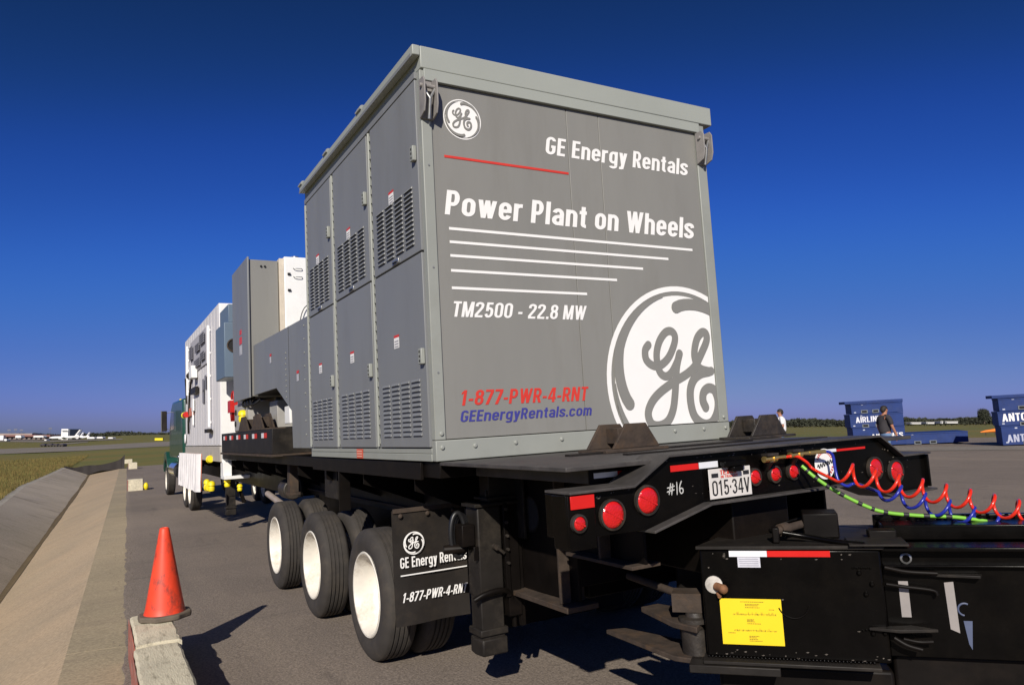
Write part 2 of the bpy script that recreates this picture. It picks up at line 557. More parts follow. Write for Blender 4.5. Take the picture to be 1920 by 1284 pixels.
def glyph(ch, w=W_, t=T_):
    """pieces (polygons) of one letter, cap height 1, and its advance"""
    P = []
    h, v = w / 2, t / 2

    def V(x, a, b):
        P.append([(x - h, a), (x + h, a), (x + h, b), (x - h, b)])

    def H(y, a, b):
        P.append([(a, y - v), (b, y - v), (b, y + v), (a, y + v)])

    def D(x0, y0, x1, y1, k=1.08):
        q = h * k
        P.append([(x0 - q, y0), (x0 + q, y0), (x1 + q, y1), (x1 - q, y1)])

    def A(cx, cy, rx, ry, a0, a1, n=12):
        o, i_ = [], []
        for k in range(n + 1):
            a = R(a0 + (a1 - a0) * k / n)
            c, s_ = math.cos(a), math.sin(a)
            o.append((cx + c * (rx + h), cy + s_ * (ry + v)))
            i_.append((cx + c * (rx - h), cy + s_ * (ry - v)))
        P.append(('band', o, i_))

    def S(pts, k=1.0):
        o, i_ = [], []
        q = spline(pts, 6)
        for j, p in enumerate(q):
            a, b = q[max(j - 1, 0)], q[min(j + 1, len(q) - 1)]
            d = (b - a) / (np.linalg.norm(b - a) + 1e-9)
            hw = k * (v + (h - v) * abs(d[1]))
            o.append((p[0] - d[1] * hw, p[1] + d[0] * hw))
            i_.append((p[0] + d[1] * hw, p[1] - d[0] * hw))
        P.append(('band', o, i_))

    def ring(a, b, y0, y1, r, left=True, right=True):
        m, rx = (a + b) / 2, (b - a) / 2
        A(m, y1 - r, rx, r, 0, 180)
        A(m, y0 + r, rx, r, 180, 360)
        if left:
            V(a, y0 + r, y1 - r)
        if right:
            V(b, y0 + r, y1 - r)
    a, b = h, 0.50 - h         # stems of a round letter
    m, rx = 0.25, 0.25 - h
    lo, hi, xh = v, 1 - v, X_ - v
    r = 0.17
    adv = 0.50
    if ch == ' ':
        adv = 0.20
    elif ch in 'oO0':
        ring(a, b, lo, (xh if ch == 'o' else hi), r)
    elif ch == 'n':
        V(a, 0, X_); A(m, xh - r, rx, r, 0, 150); V(b, 0, xh - r)
    elif ch == 'h':
        V(a, 0, 1); A(m, xh - r, rx, r, 0, 150); V(b, 0, xh - r)
    elif ch == 'm':
        V(a, 0, X_); k = 0.27
        for q in (0, 1):
            A(a + k * q + k / 2, xh - r, k / 2, r, 0, 150); V(a + k * (q + 1), 0, xh - r)
        adv = a * 2 + 2 * k
    elif ch == 'e':
        A(m, xh - r, rx, r, 0, 180); V(a, lo + r, xh - r); V(b, 0.315, xh - r); H(0.38, a + h, b - h + 0.01); A(m, lo + r, rx, r, 180, 345)
    elif ch == 'c':
        A(m, xh - r, rx, r, 5, 180); V(a, lo + r, xh - r); A(m, lo + r, rx, r, 180, 355)
    elif ch == 'r':
        V(a, 0, X_); A(0.30, xh - r, 0.30 - h, r, 80, 150); H(xh - 0.005, 0.27, 0.345)
        adv = 0.345
    elif ch == 'g':
        ring(a, b, 0.03 + v, xh, r, right=False); V(b, -0.08, X_); A(m, -0.09, rx, 0.10, 200, 360)
    elif ch == 'y':
        D(h * 1.1, X_, 0.245, 0.0); D(0.47 - h, X_, 0.19, -0.22); H(-0.165, 0.03, 0.20)
        adv = 0.47
    elif ch == 't':
        V(0.17, 0.14, 0.94); H(xh, 0.0, 0.32); A(0.30, 0.145 + v * 0, 0.13, 0.145 - v, 180, 275)
        adv = 0.335
    elif ch == 'a':
        A(m, xh - r, rx, r, 0, 165); V(b, 0, xh - r); A(m, 0.26 - v + 0.06, rx, 0.135, 90, 180); A(m, lo + 0.14, rx, 0.14, 180, 330); V(a, lo + 0.13, 0.26); H(0.38 + 0.005, m, b)
    elif ch in 'lI':
        V(a, 0, 1)
        adv = w
    elif ch == 's':
        S([(0.415, 0.52), (0.38, 0.63), (0.24, 0.675), (0.10, 0.62), (0.085, 0.53), (0.15, 0.435), (0.27, 0.355), (0.385, 0.27), (0.395, 0.16), (0.30, 0.085), (0.19, 0.078), (0.09, 0.13), (0.065, 0.235)])
        adv = 0.475
    elif ch == 'S':
        S([(0.415, 0.72), (0.38, 0.87), (0.25, 0.925), (0.11, 0.87), (0.085, 0.74), (0.15, 0.60), (0.27, 0.50), (0.385, 0.38), (0.405, 0.22), (0.32, 0.095), (0.20, 0.078), (0.10, 0.14), (0.07, 0.28)])
    elif ch == 'w':
        for x0, x1 in ((0.0, 0.14), (0.27, 0.14), (0.27, 0.40), (0.54, 0.40)):
            D(x0 + h, X_, x1 + h, 0, 0.95)
        adv = 0.54 + w
    elif ch == 'W':
        for x0, x1 in ((0.0, 0.16), (0.31, 0.16), (0.31, 0.46), (0.62, 0.46)):
            D(x0 + h, 1, x1 + h, 0, 0.95)
        adv = 0.62 + w
    elif ch == 'V':
        D(h, 1, 0.27, 0); D(0.54 - h, 1, 0.27, 0)
        adv = 0.54
    elif ch == 'A':
        D(h, 0, 0.27, 1); D(0.54 - h, 0, 0.27, 1); H(0.30, 0.14, 0.40)
        adv = 0.54
    elif ch == 'X':
        D(h, 0, 0.47 - h, 1); D(0.47 - h, 0, h, 1)
        adv = 0.47
    elif ch == 'G':
        A(m + .01, hi - r, rx + .01, r, 5, 180); V(a, lo + r, hi - r); A(m + .01, lo + r, rx + .01, r, 180, 360); V(b + .02, lo + r, 0.52); H(0.45, 0.28, b + .02 + h)
        adv = 0.53
    elif ch in 'EFL':
        V(a, 0, 1); H(lo, w, 0.43)
        if ch == 'E':
            H(hi, w, 0.43); H(0.52, w, 0.40)
        adv = 0.44
    elif ch in 'PR':
        V(a, 0, 1); y = 0.44 if ch == 'P' else 0.47
        H(hi, w, 0.28); H(y, w, 0.28); A(0.27, (hi + y) / 2, 0.49 - h - 0.27, (hi - y) / 2, -90, 90)
        if ch == 'R':
            D(0.30, y - v, 0.51 - h, 0.0)
        adv = 0.51
    elif ch == 'T':
        H(hi, 0, 0.46); V(0.23, 0, 1 - t)
        adv = 0.46
    elif ch == 'M':
        V(a, 0, 1); V(0.66 - h, 0, 1); D(w * 0.75, 1, 0.33, 0.0, 0.85); D(0.66 - w * 0.75, 1, 0.33, 0.0, 0.85)
        adv = 0.66
    elif ch == 'N':
        V(a, 0, 1); V(0.53 - h, 0, 1); D(w * 0.7, 1, 0.53 - w * 0.7, 0, 0.95)
        adv = 0.53
    elif ch == '1':
        V(0.24, 0, 1); P.append([(0.24 - h, 0.98), (0.24 - h, 0.82), (0.04, 0.70), (0.04, 0.84)])
        adv = 0.40
    elif ch == '2':
        S([(0.08, 0.70), (0.10, 0.86), (0.245, 0.93), (0.40, 0.86), (0.41, 0.70), (0.33, 0.53), (0.20, 0.34), (0.10, 0.18), (0.085, 0.10)]); H(lo, 0.02, 0.48)
    elif ch == '3':
        S([(0.08, 0.76), (0.14, 0.90), (0.28, 0.925), (0.40, 0.83), (0.39, 0.66), (0.28, 0.55), (0.40, 0.45), (0.42, 0.25), (0.32, 0.095), (0.17, 0.08), (0.07, 0.24)])
    elif ch == '5':
        H(hi, 0.07, 0.45); V(0.07 + h * 0.8, 0.42, 1 - t); S([(0.09, 0.53), (0.22, 0.61), (0.37, 0.55), (0.415, 0.38), (0.39, 0.18), (0.28, 0.08), (0.15, 0.09), (0.07, 0.24)])
    elif ch == '8':
        ring(a + 0.012, b - 0.012, 0.55, hi, 0.15); ring(a, b, lo, 0.52, 0.17)
    elif ch == '7':
        H(hi, 0.0, 0.47); D(0.16, 0, 0.47 - h, 1 - t)
        adv = 0.47
    elif ch == '4':
        V(0.36, 0, 1); H(0.28, 0.0, 0.36 - h); H(0.28, 0.36 + h, 0.51); D(h * 0.9, 0.28 + v, 0.36 - h, 1, 0.8)
        adv = 0.51
    elif ch == '-':
        H(0.36, 0.0, 0.26)
        adv = 0.26
    elif ch == '.':
        P.append([(0, 0), (w, 0), (w, w), (0, w)])
        adv = w
    elif ch == '·':
        P.append([(0.02, 0.42), (w, 0.42), (w, 0.58), (0.02, 0.58)])
        adv = w
    return P, adv


def print_text(mb, body, u0, u1, vbase, cap, place, shear=0.0, w=W_, t=T_, gap=0.085):
    """set a word between u0 and u1 with the given cap height; pieces step out by 0.2 mm so none share a plane"""
    gl, x = [], 0.0
    for ch in body:
        P, adv = glyph(ch, w, t)
        gl.append((x, P))
        x += adv + gap
    x -= gap
    k = (u1 - u0 - shear * cap) / x
    for gx_, P in gl:
        for i, pc in enumerate(P):
            d = 0.0002 * i
            f = lambda p: place(u0 + (gx_ + p[0]) * k + p[1] * shear * cap, vbase + p[1] * cap, d)
            if pc[0] == 'band':
                n = len(pc[1])
                mb.add([f(p) for p in pc[1]] + [f(p) for p in pc[2]], [(j, j + 1, n + j + 1, n + j) for j in range(n - 1)])
            else:
                mb.add([f(p) for p in pc], [tuple(range(len(pc)))])


G1 = [(-0.450, 0.375), (-0.495, 0.319), (-0.490, 0.225), (-0.412, 0.165), (-0.312, 0.165), (-0.193, 0.245), (-0.105, 0.38), (-0.085, 0.47), (-0.13, 0.52), (-0.211, 0.505), (-0.298, 0.415), (-0.348, 0.29), (-0.346, 0.165), (-0.311, 0.08), (-0.240, 0.052), (-0.163, 0.095), (-0.086, 0.195), (-0.040, 0.280)]
G2 = [(-0.042, 0.284), (-0.089, 0.162), (-0.118, 0.024), (-0.141, -0.114), (-0.185, -0.284), (-0.262, -0.4), (-0.374, -0.445), (-0.482, -0.423), (-0.518, -0.32), (-0.46, -0.207), (-0.341, -0.109), (-0.152, -0.01), (0.04, 0.073), (0.165, 0.159), (0.276, 0.301), (0.355, 0.425), (0.353, 0.50), (0.297, 0.512), (0.221, 0.445), (0.171, 0.319), (0.171, 0.215), (0.228, 0.128), (0.350, 0.095), (0.385, 0.098)]
G3 = [(0.348, 0.092), (0.226, 0.07), (0.126, 0.01), (0.066, -0.102), (0.062, -0.258), (0.105, -0.383), (0.215, -0.457), (0.334, -0.445), (0.418, -0.343), (0.445, -0.219), (0.409, -0.111), (0.329, -0.082), (0.252, -0.125), (0.231, -0.212), (0.262, -0.285)]


def spline(pts, k=7):
    P = [np.array(p) for p in pts]
    P = [2 * P[0] - P[1]] + P + [2 * P[-1] - P[-2]]
    out = []
    for i in range(1, len(P) - 2):
        for t in np.linspace(0, 1, k, endpoint=False):
            a, b, c, d = P[i - 1:i + 3]
            out.append(0.5 * ((2 * b) + (-a + c) * t + (2 * a - 5 * b + 4 * c - d) * t * t + (-a + 3 * b - 3 * c + d) * t ** 3))
    out.append(P[-2])
    return out


def stroke(vs, fs, pts, hw):
    """a flat ribbon with round ends; hw is a number or one per point"""
    n = len(pts)
    hws = hw if hasattr(hw, '__len__') else [hw] * n
    o = len(vs)
    for i, p in enumerate(pts):
        a, b = pts[max(i - 1, 0)], pts[min(i + 1, n - 1)]
        t = (b - a) / (np.linalg.norm(b - a) + 1e-9)
        nn = np.array((-t[1], t[0])) * hws[i]
        vs += [p + nn, p - nn]
    fs += [(o + 2 * i, o + 2 * i + 1, o + 2 * i + 3, o + 2 * i + 2) for i in range(n - 1)]
    for p, h in ((pts[0], hws[0]), (pts[-1], hws[-1])):
        o = len(vs)
        p = np.array(p)
        vs += [p + h * np.array((math.cos(a), math.sin(a))) for a in np.linspace(0, 2 * math.pi, 14, endpoint=False)]
        fs.append(tuple(range(o, o + 14)))


def arc_band(vs, fs, r0, r1, n=72):
    o = len(vs)
    for k in range(n):
        a = 2 * math.pi * k / n
        d = np.array((math.cos(a), math.sin(a)))
        vs += [d * r0, d * r1]
    fs += [(o + 2 * k, o + 2 * k + 1, o + 2 * ((k + 1) % n) + 1, o + 2 * ((k + 1) % n)) for k in range(n)]


def monogram_layers():
    """white ground (ring and disc) and the drawn strokes, unit circle"""
    gv, gf = [], []
    arc_band(gv, gf, 0.945, 1.0)
    arc_band(gv, gf, 0.0005, 0.9)
    sv, sf = [], []
    for g, w in ((G1, 0.043), (G2, 0.046), (G3, 0.05)):
        stroke(sv, sf, spline(g), w)
    for th in (93, 196, 273, 16):
        pts, ws = [], []
        for t in np.linspace(0, 1, 22):
            a = R(th - 92 * t)
            r = 0.775 + 0.105 * min(1, t / 0.42) ** 0.75 + 0.025 * t
            pts.append(np.array((math.cos(a), math.sin(a))) * r)
            ws.append((0.062 - 0.004 * t / 0.4) if t < 0.4 else max(0.008, 0.058 - 0.05 * (t - 0.4) / 0.6))
        stroke(sv, sf, pts, ws)
    return (gv, gf), (sv, sf)


def clip_mesh(me, co, no):
    bm = bmesh.new()
    bm.from_mesh(me)
    bmesh.ops.bisect_plane(bm, geom=bm.verts[:] + bm.edges[:] + bm.faces[:], plane_co=co, plane_no=no, clear_outer=True)
    bm.to_mesh(me)
    bm.free()


# ================================================================== GROUND
def sheet(xs, ys, zf):
    mb = MB()
    nx = len(xs)
    vs = [(x, y, zf(x, y)) for y in ys for x in xs]
    fs = [(j * nx + i, j * nx + i + 1, (j + 1) * nx + i + 1, (j + 1) * nx + i) for j in range(len(ys) - 1) for i in range(nx - 1)]
    return mb.add(vs, fs)


def curb_x(y):      # asphalt edge beside the ditch
    return -2.27 + 1.0741 * (0.315 + 0.0335 * ((y + 5.03) / 1.0741 - 6.83))


YEND = 64.0         # the lined ditch and the road stop here


def ditch_x(y):
    """x of shoulder edge, bottom, far lip, outer lip edge"""
    c = curb_x(y)
    far = c - float(np.interp(y, (-14, 10, 24, 42, 64), (2.8, 3.33, 3.87, 4.73, 4.3)))
    return c - 0.535, c - float(np.interp(y, (-14, 11.5, 30, 64), (1.99, 2.13, 2.33, 2.67))), far, far - 0.3


def lip_rise(y):
    return float(np.interp(y, (0, 24, 42, 64, 80), (0.05, 0.08, 0.2, 0.36, 0.0)))


def berm(x, y):
    """low bank that carries the ditch's far lip"""
    f = ditch_x(min(y, 64.0))[3]
    return lip_rise(y) * math.exp(-max(0.0, f - x) / 6.0) if x < f + 0.3 else 0.0


ASPH = ground_mat('asphalt', (0.226, 0.187, 0.154), (0.182, 0.151, 0.126), 0.3, 48, 0.9, 0.9, fine_amp=(0.58, 1.42),
                  spots=[(0.9, (0.275, 0.226, 0.18), 0.52, 0.72, 0.6, (1, 0.1, 1)),
                         (2.6, (0.095, 0.08, 0.07), 0.58, 0.72, 0.6, (1, 0.12, 1)),
                         (1.7, (0.10, 0.087, 0.078), 0.60, 0.72, 0.5, (0.25, 1, 1)),
                         (9.0, (0.24, 0.21, 0.18), 0.66, 0.76, 0.5, None),
                         (0.05, (0.252, 0.207, 0.164), 0.45, 0.6, 0.6, None)])
CONC = ground_mat('ditch_concrete', (0.43, 0.325, 0.215), (0.36, 0.285, 0.195), 0.5, 30, 0.3, 0.9,
                  spots=[(1.2, (0.26, 0.21, 0.15), 0.55, 0.75, 0.55, (0.25, 1.6, 1)), (0.3, (0.43, 0.34, 0.23), 0.5, 0.7, 0.5, None)])
CONC2 = ground_mat('weathered_concrete', (0.40, 0.325, 0.215), (0.33, 0.275, 0.185), 0.6, 30, 0.35, 0.9,
                   spots=[(1.4, (0.26, 0.21, 0.15), 0.52, 0.72, 0.6, (0.3, 1.8, 1)), (5.0, (0.20, 0.165, 0.12), 0.62, 0.74, 0.5, None)])
CONC3 = ground_mat('grey_concrete', (0.55, 0.47, 0.36), (0.46, 0.39, 0.30), 0.45, 30, 0.35, 0.9,
                   spots=[(0.8, (0.15, 0.125, 0.095), 0.56, 0.70, 0.75, (0.35, 1.4, 1)), (0.25, (0.36, 0.31, 0.22), 0.5, 0.7, 0.6, None)])
LIPC = ground_mat('pale_concrete', (0.42, 0.385, 0.33), (0.34, 0.31, 0.25), 0.8, 30, 0.3)
GRASSG = ground_mat('dry_grass_ground', (0.19, 0.14, 0.038), (0.155, 0.15, 0.038), 0.12, 9, 0.6, 1.0,
                    spots=[(0.045, (0.115, 0.135, 0.034), 0.45, 0.6, 0.8, (0.4, 1, 1)), (0.5, (0.14, 0.09, 0.035), 0.55, 0.75, 0.5, (0.4, 1, 1))])
RUNW = ground_mat('runway_concrete', (0.24, 0.21, 0.175), (0.2, 0.18, 0.15), 0.05, 8, 0.2)

# the grassland sheet, sunk under the ditch
xs = np.concatenate([[-2500, -1200, -600, -300, -150, -80, -45, -25, -15, -10.5, -8.2, -7.0, -6.0, -5.2, -4.6, -4.0, -3.4, -2.8, -2.2, -1.6],
                     np.arange(-1.0, 12, 2.0), [14, 20, 27, 34, 41, 60, 100, 200, 400, 800, 1600, 2800]])
ys = np.concatenate([[-300, -100, -50, -24, -16], np.arange(-10, 64, 2.0), [63.9, 64.1, 66, 70, 80, 100, 140, 200, 300, 500, 900, 1600, 3000, 5000]])


def ground_z(x, y):
    z = float(hgt(x, y)) - 0.03 + berm(x, y)
    s, b, f, o = ditch_x(y)
    if y < YEND and o + 0.1 < x < curb_x(y) + 0.5:
        z -= 1.6
    if x > 0 and y < 66:
        z -= 0.03
    return z


struct('grass_field', sheet(xs, ys, ground_z), GRASSG, smooth=60)

# road / apron
bound = [(curb_x(66) - 0.2, 66), (8, 66), (20, 39), (46, 25.2), (80, 9), (80, -40)]


def apron_right(y):
    for (xa, ya), (xb, yb) in zip(bound[1:], bound[2:]):
        if yb <= y <= ya:
            return xa + (xb - xa) * (ya - y) / (ya - yb)
    return 80


mb = MB()
yy = np.concatenate([np.arange(-14, 12, 0.16), np.arange(12, 40, 0.6), np.arange(40, 66.01, 1.0)])
fr = np.concatenate([[0], np.linspace(0.004, 1, 40) ** 1.6])
nx = len(fr)
vs = []
for y in yy:
    x0 = curb_x(y) - 0.015 + random.uniform(-0.022, 0.028) * (1 if y < 20 else 0.6)
    x1 = apron_right(y)
    for k, t in enumerate(fr):
        x = x0 + (x1 - x0) * t
        vs.append((x, y, float(hgt(x, y)) - (0.004 if k == 0 else 0.0)))
mb.add(vs, [(j * nx + i, j * nx + i + 1, (j + 1) * nx + i + 1, (j + 1) * nx + i) for j in range(len(yy) - 1) for i in range(nx - 1)])
struct('apron_pavement', mb, ASPH, smooth=60)

# concrete lined ditch: slabs with open joints, three strips and a lip
ditch = bpy.data.objects.new('drainage_ditch', None)
COL.objects.link(ditch)
ditch['kind'] = 'structure'
DEPTH = 0.78


def ditch_prof(y):
    s, b, f, o = ditch_x(y)
    c = curb_x(y)
    h = lambda x: float(hgt(x, y))
    zb = h(b) - float(np.interp(y, (-14, 11.5, 30, 64), (0.91, 0.83, 0.68, 0.33)))
    zf = h(f) + lip_rise(y)
    return [(c + 0.05, h(c) - 0.012), (s, h(s) - 0.022), (b, zb), (f, zf), (o, zf + 0.012)]


ye = [-14.0, -9.0]
y = -9.0
steps = [4.6, 8.2, 7.4, 8.0, 7.6, 8.2, 7.8, 8.0, 7.7, 8.1]
k = 0
while y < YEND - 1:
    y = min(YEND, y + steps[k % len(steps)])
    k += 1
    ye.append(y)
for i in range(len(ye) - 1):
    y0, y1 = ye[i] + 0.006, ye[i + 1] - 0.006
    n = max(2, int((y1 - y0) / 0.9))
    st = np.linspace(y0, y1, n + 1)
    for j, (nm, mm) in enumerate((('concrete_shoulder', CONC2), ('concrete_slope', CONC), ('concrete_bank', CONC3), ('concrete_lip', LIPC))):
        mb = MB()
        vs = []
        sk = 0.9 if j == 1 else (-0.5 if j == 2 else 0.12)
        for q in st:
            A0, A1 = ditch_prof(q)[j], ditch_prof(q + sk)[j + 1]
            if q + sk > YEND:
                A1 = ditch_prof(YEND)[j + 1]
            d = 0.0
            t = 0.003 * math.sin(q * 2.1 + j)
            xm = (A0[0] + A1[0]) / 2
            vs += [(A0[0] - d, q, A0[1]), (xm, q + sk / 2 if q + sk <= YEND else (q + YEND) / 2, (A0[1] + A1[1]) / 2 + t), (A1[0] + d, min(q + sk, YEND), A1[1]),
                   (A0[0] - d, q, A0[1] - 0.14), (A1[0] + d, min(q + sk, YEND), A1[1] - 0.14)]
        fs = []
        for k in range(n):
            a, b = k * 5, k * 5 + 5
            fs += [(a, a + 1, b + 1, b), (a + 1, a + 2, b + 2, b + 1), (a, b, b + 3, a + 3), (a + 2, a + 4, b + 4, b + 2)]
        fs += [(0, 3, 4, 2, 1), (n * 5, n * 5 + 1, n * 5 + 2, n * 5 + 4, n * 5 + 3)]
        mb.add(vs, fs)
        obj(nm, mesh_of(nm, mb, mm, 30), mm, ditch)


mb = MB()
vs = []
sy_ = np.arange(-13.5, YEND, 0.7)
for q in sy_:
    b_ = ditch_prof(q)[2]
    w_ = 0.05 + 0.012 * math.sin(q * 0.5) + random.uniform(0, 0.012)
    vs += [(b_[0] - w_ * 1.6, q, b_[1] + w_ * 0.62), (b_[0], q, b_[1] + 0.03), (b_[0] + w_, q, b_[1] + w_ * 0.75)]
mb.add(vs, [(k * 3 + i, k * 3 + i + 1, k * 3 + i + 4, k * 3 + i + 3) for k in range(len(sy_) - 1) for i in range(2)])
struct('ditch_silt', mb, ground_mat('brown_silt', (0.16, 0.115, 0.06), (0.12, 0.09, 0.05), 0.8, 20), smooth=60)


r = np.random.default_rng(21)
n = 2600
gx_ = r.uniform(-2.0, 3.0, n)
gy_ = -1.0 + 16 * r.random(n) ** 1.5
edge = r.random(n) < 0.55
gx_[edge] = np.array([curb_x(q) for q in gy_[edge]]) + np.abs(r.normal(0, 0.10, edge.sum()))
sz = r.uniform(0.003, 0.011, n)
tet = np.array(((1, 0, 0), (-0.6, 0.8, 0), (-0.5, -0.8, 0.05), (0, 0.05, 0.9)))
vv = np.c_[gx_, gy_, hgt(gx_, gy_)][:, None, :] + tet[None] * sz[:, None, None] * r.uniform(0.7, 1.3, (n, 4, 3))
ff = (np.arange(n)[:, None, None] * 4 + np.array(((0, 1, 3), (1, 2, 3), (2, 0, 3)))[None]).reshape(-1, 3)
me = bpy.data.meshes.new('loose_grit')
me.from_pydata(vv.reshape(-1, 3).tolist(), [], ff.tolist())
me.materials.append(ground_mat('grit_stone', (0.22, 0.19, 0.15), (0.12, 0.10, 0.085), 30, 60))
o = bpy.data.objects.new('loose_grit', me)
COL.objects.link(o)
o['kind'] = 'stuff'


# strips of pavement across the far field
def strip(name, px, m, dz=0.02):
    mb = MB()
    top, bot = px
    n = len(top)
    a = [hit(u, v) for u, v in top]
    b = [hit(u, v) for u, v in bot]
    vs = []
    for t in (0, 1):
        for k in range(n):
            p = (a, b)[t][k]
            vs.append((p.x, p.y, float(hgt(p.x, p.y)) + dz))
    mb.add(vs, [(k, k + 1, n + k + 1, n + k) for k in range(n - 1)])
    return struct(name, mb, m)


strip('runway', ([(-200, 843.5), (0, 841.5), (150, 836), (300, 828), (420, 823)], [(-200, 853), (0, 851), (150, 845), (300, 837), (420, 831)]), RUNW)
strip('taxiway', ([(112, 831.5), (135, 829.5), (165, 827.5)], [(112, 833.5), (135, 831.8), (165, 829)]), RUNW, 0.05)
strip('far_apron', ([(-200, 822), (0, 824), (80, 826), (230, 822.2)], [(-200, 826.5), (0, 828), (80, 829), (230, 824)]), RUNW, 0.04)
strip('concrete_apron_edge', ([(1330, 840.5), (1600, 838.5), (1990, 836)], [(1330, 850), (1600, 846), (1990, 843)]), RUNW, 0.012)
strip('sandy_strip', ([(1370, 799), (1480, 796.5), (1580, 795)], [(1370, 802.5), (1480, 800), (1580, 797.8)]),
      ground_mat('sandy_soil', (0.3, 0.2, 0.12), (0.24, 0.17, 0.1), 0.1, 5), 0.06)

# ================================================================== POWER TRAILER (chassis)
tr = thing('heavy_trailer', 'long black heavy-haul trailer with white wheels carrying the grey power plant', 'trailer', (1.5, 3.5, 0))

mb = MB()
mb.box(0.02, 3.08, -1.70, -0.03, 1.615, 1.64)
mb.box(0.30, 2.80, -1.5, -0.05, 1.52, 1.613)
pieces('rear_deck', mb, WORN_LIT, tr, bev=0.004)
mb = MB()
mb.box(0.03, 2.94, 0.0, 17.4, 1.52, 1.635)
obj('deck', mb, BLACK, tr, bev=0.004)
# main rails with lightening hole near the tail
for xr, sg in ((0.72, 1), (2.38, -1)):
    mb = MB()
    poly = [(-1.45, 1.0), (-0.72, 0.98), (-0.72, 0.66), (0.1, 0.62), (1.0, 0.62), (1.0, 1.1), (18.2, 1.1), (18.2, 1.52), (-1.45, 1.52)]
    mb.prism(poly, xr - 0.012, xr + 0.012, 'x')
    obj('frame_rail', mb, BLACK, tr, bev=0.003)
    mb = MB()
    mb.box(xr - 0.11, xr + 0.11, -1.45, -0.73, 0.982, 1.004)
    mb.box(xr - 0.13, xr + 0.13, -0.74, 1.0, 0.60, 0.636)
    mb.box(xr - 0.10, xr + 0.10, 1.0, 18.2, 1.075, 1.098)
    pieces('bottom_flange', mb, RUST, tr, bev=0.003)
    mb = MB()
    mb.lathe([(-0.016, 0.135), (-0.016, 0.118)], 28, (xr, -0.12, 1.2), 'x', cap=False)
    mb.mi = 1
    mb.lathe([(-0.0145, 0.001), (-0.0145, 0.118)], 28, (xr, -0.12, 1.2), 'x', cap=False)
    obj('lightening_hole', mb, [BLACKD, SLOT], tr)
    mb = MB()
    mb.box(xr - 0.1, xr - 0.014, -0.62, -0.60, 0.64, 1.5)
    mb.box(xr - 0.1, xr - 0.014, -1.12, -1.10, 1.005, 1.5)
    mb.box(xr + 0.014, xr + 0.1, -0.62, -0.60, 0.64, 1.5)
    pieces('rib_plate', mb, RUST, tr, bev=0.002)
mb = MB()
for yy_ in (-0.68, -0.2, 0.5):
    mb.box(0.735, 2.365, yy_ - 0.03, yy_ + 0.03, 0.75, 1.5)
pieces('cross_member', mb, BLACK, tr, bev=0.004)

# side apron plates and outriggers below the box
mb = MB()
mb.box(0.0, 0.025, 0.3, 3.55, 1.50, 1.632)
mb.box(0.0, 0.12, 2.52, 2.54, 1.1, 1.5)
pieces('side_rail', mb, BLACK, tr, bev=0.003)
for yy_ in np.arange(0.55, 17, 1.31):
    mb = MB()
    mb.prism([(0.05, 1.50), (0.70, 1.50), (0.70, 1.14), (0.05, 1.40)], yy_, yy_ + 0.016, 'y')
    obj('outrigger', mb, BLACK, tr)
# side plates seen in the shade behind the wheels
mb = MB()
mb.box(0.12, 0.145, 3.0, 3.5, 1.18, 1.50)
mb.box(0.66, 0.68, -0.1, 6.8, 1.02, 1.50)
pieces('fender_plate', mb, BLACKD, tr, bev=0.003)
mb = MB()
mb.box(0.16, 0.28, 5.45, 5.6, 1.12, 1.55)
mb.box(0.14, 0.3, 5.43, 5.62, 1.08, 1.12)
pieces('hanger_post', mb, RUST, tr, bev=0.004)

# rear bumper beam: gull-shaped web with flanges
YB = -1.75
top = [(-0.03, 1.505), (0.40, 1.505), (0.66, 1.652), (2.58, 1.655), (2.82, 1.505), (3.14, 1.505)]
bot = [(-0.03, 1.27), (0.50, 1.262), (0.94, 1.37), (2.28, 1.37), (2.62, 1.255), (3.14, 1.262)]
mb = MB()
mb.prism(bot + top[::-1], YB, YB + 0.02, 'y')
bumper = obj('bumper_beam', mb, BLACKG, tr, bev=0.003)
mb = MB()


def flange(mb, line, y0, y1, t, up):
    n = len(line)
    vs = []
    for (x, z) in line:
        vs += [(x, y0, z), (x, y1, z), (x, y0, z + t * up), (x, y1, z + t * up)]
    fs = []
    for i in range(n - 1):
        a, b = 4 * i, 4 * i + 4
        fs += [(a, a + 1, b + 1, b), (a + 2, b + 2, b + 3, a + 3), (a, b, b + 2, a + 2), (a + 1, a + 3, b + 3, b + 1)]
    fs += [(0, 2, 3, 1), (4 * n - 4, 4 * n - 3, 4 * n - 1, 4 * n - 2)]
    mb.add(vs, fs)


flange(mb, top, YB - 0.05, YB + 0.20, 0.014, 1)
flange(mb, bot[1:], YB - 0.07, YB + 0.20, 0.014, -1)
obj('bumper_flange', mb, WORN_LIT, tr, bev=0.002)
mb = MB()
mb.box(-0.03, -0.012, YB - 0.03, YB + 0.2, 1.27, 1.50)
mb.box(3.122, 3.14, YB - 0.03, YB + 0.2, 1.27, 1.50)
pieces('bumper_end_plate', mb, BLACKG, tr, bev=0.002)


def tail_light(x, z, r, parent=tr, y=YB):
    mb = MB()
    mb.lathe([(-0.002, r + 0.014), (-0.022, r + 0.012), (-0.024, r + 0.002), (-0.012, r)], 28, (x, y, z), 'y', cap=False)
    l = obj('tail_light', mb, GREASY, parent, smooth=40)
    mb = MB()
    mb.lathe([(-0.012, r + 0.001), (-0.022, r * 0.95), (-0.026, r * 0.7), (-0.028, r * 0.35), (-0.029, 0.002)], 28, (x, y, z), 'y', cap=False)
    obj('lens', mb, LENS, l, smooth=60)
    mb = MB()
    mb.box(-r * 0.88, r * 0.88, -0.0305, -0.022, -0.004, 0.004, Matrix.Translation((x, y, z)) @ Matrix.Rotation(R(28), 4, 'Y'))
    obj('lens_rib', mb, LENS, l)
    return l


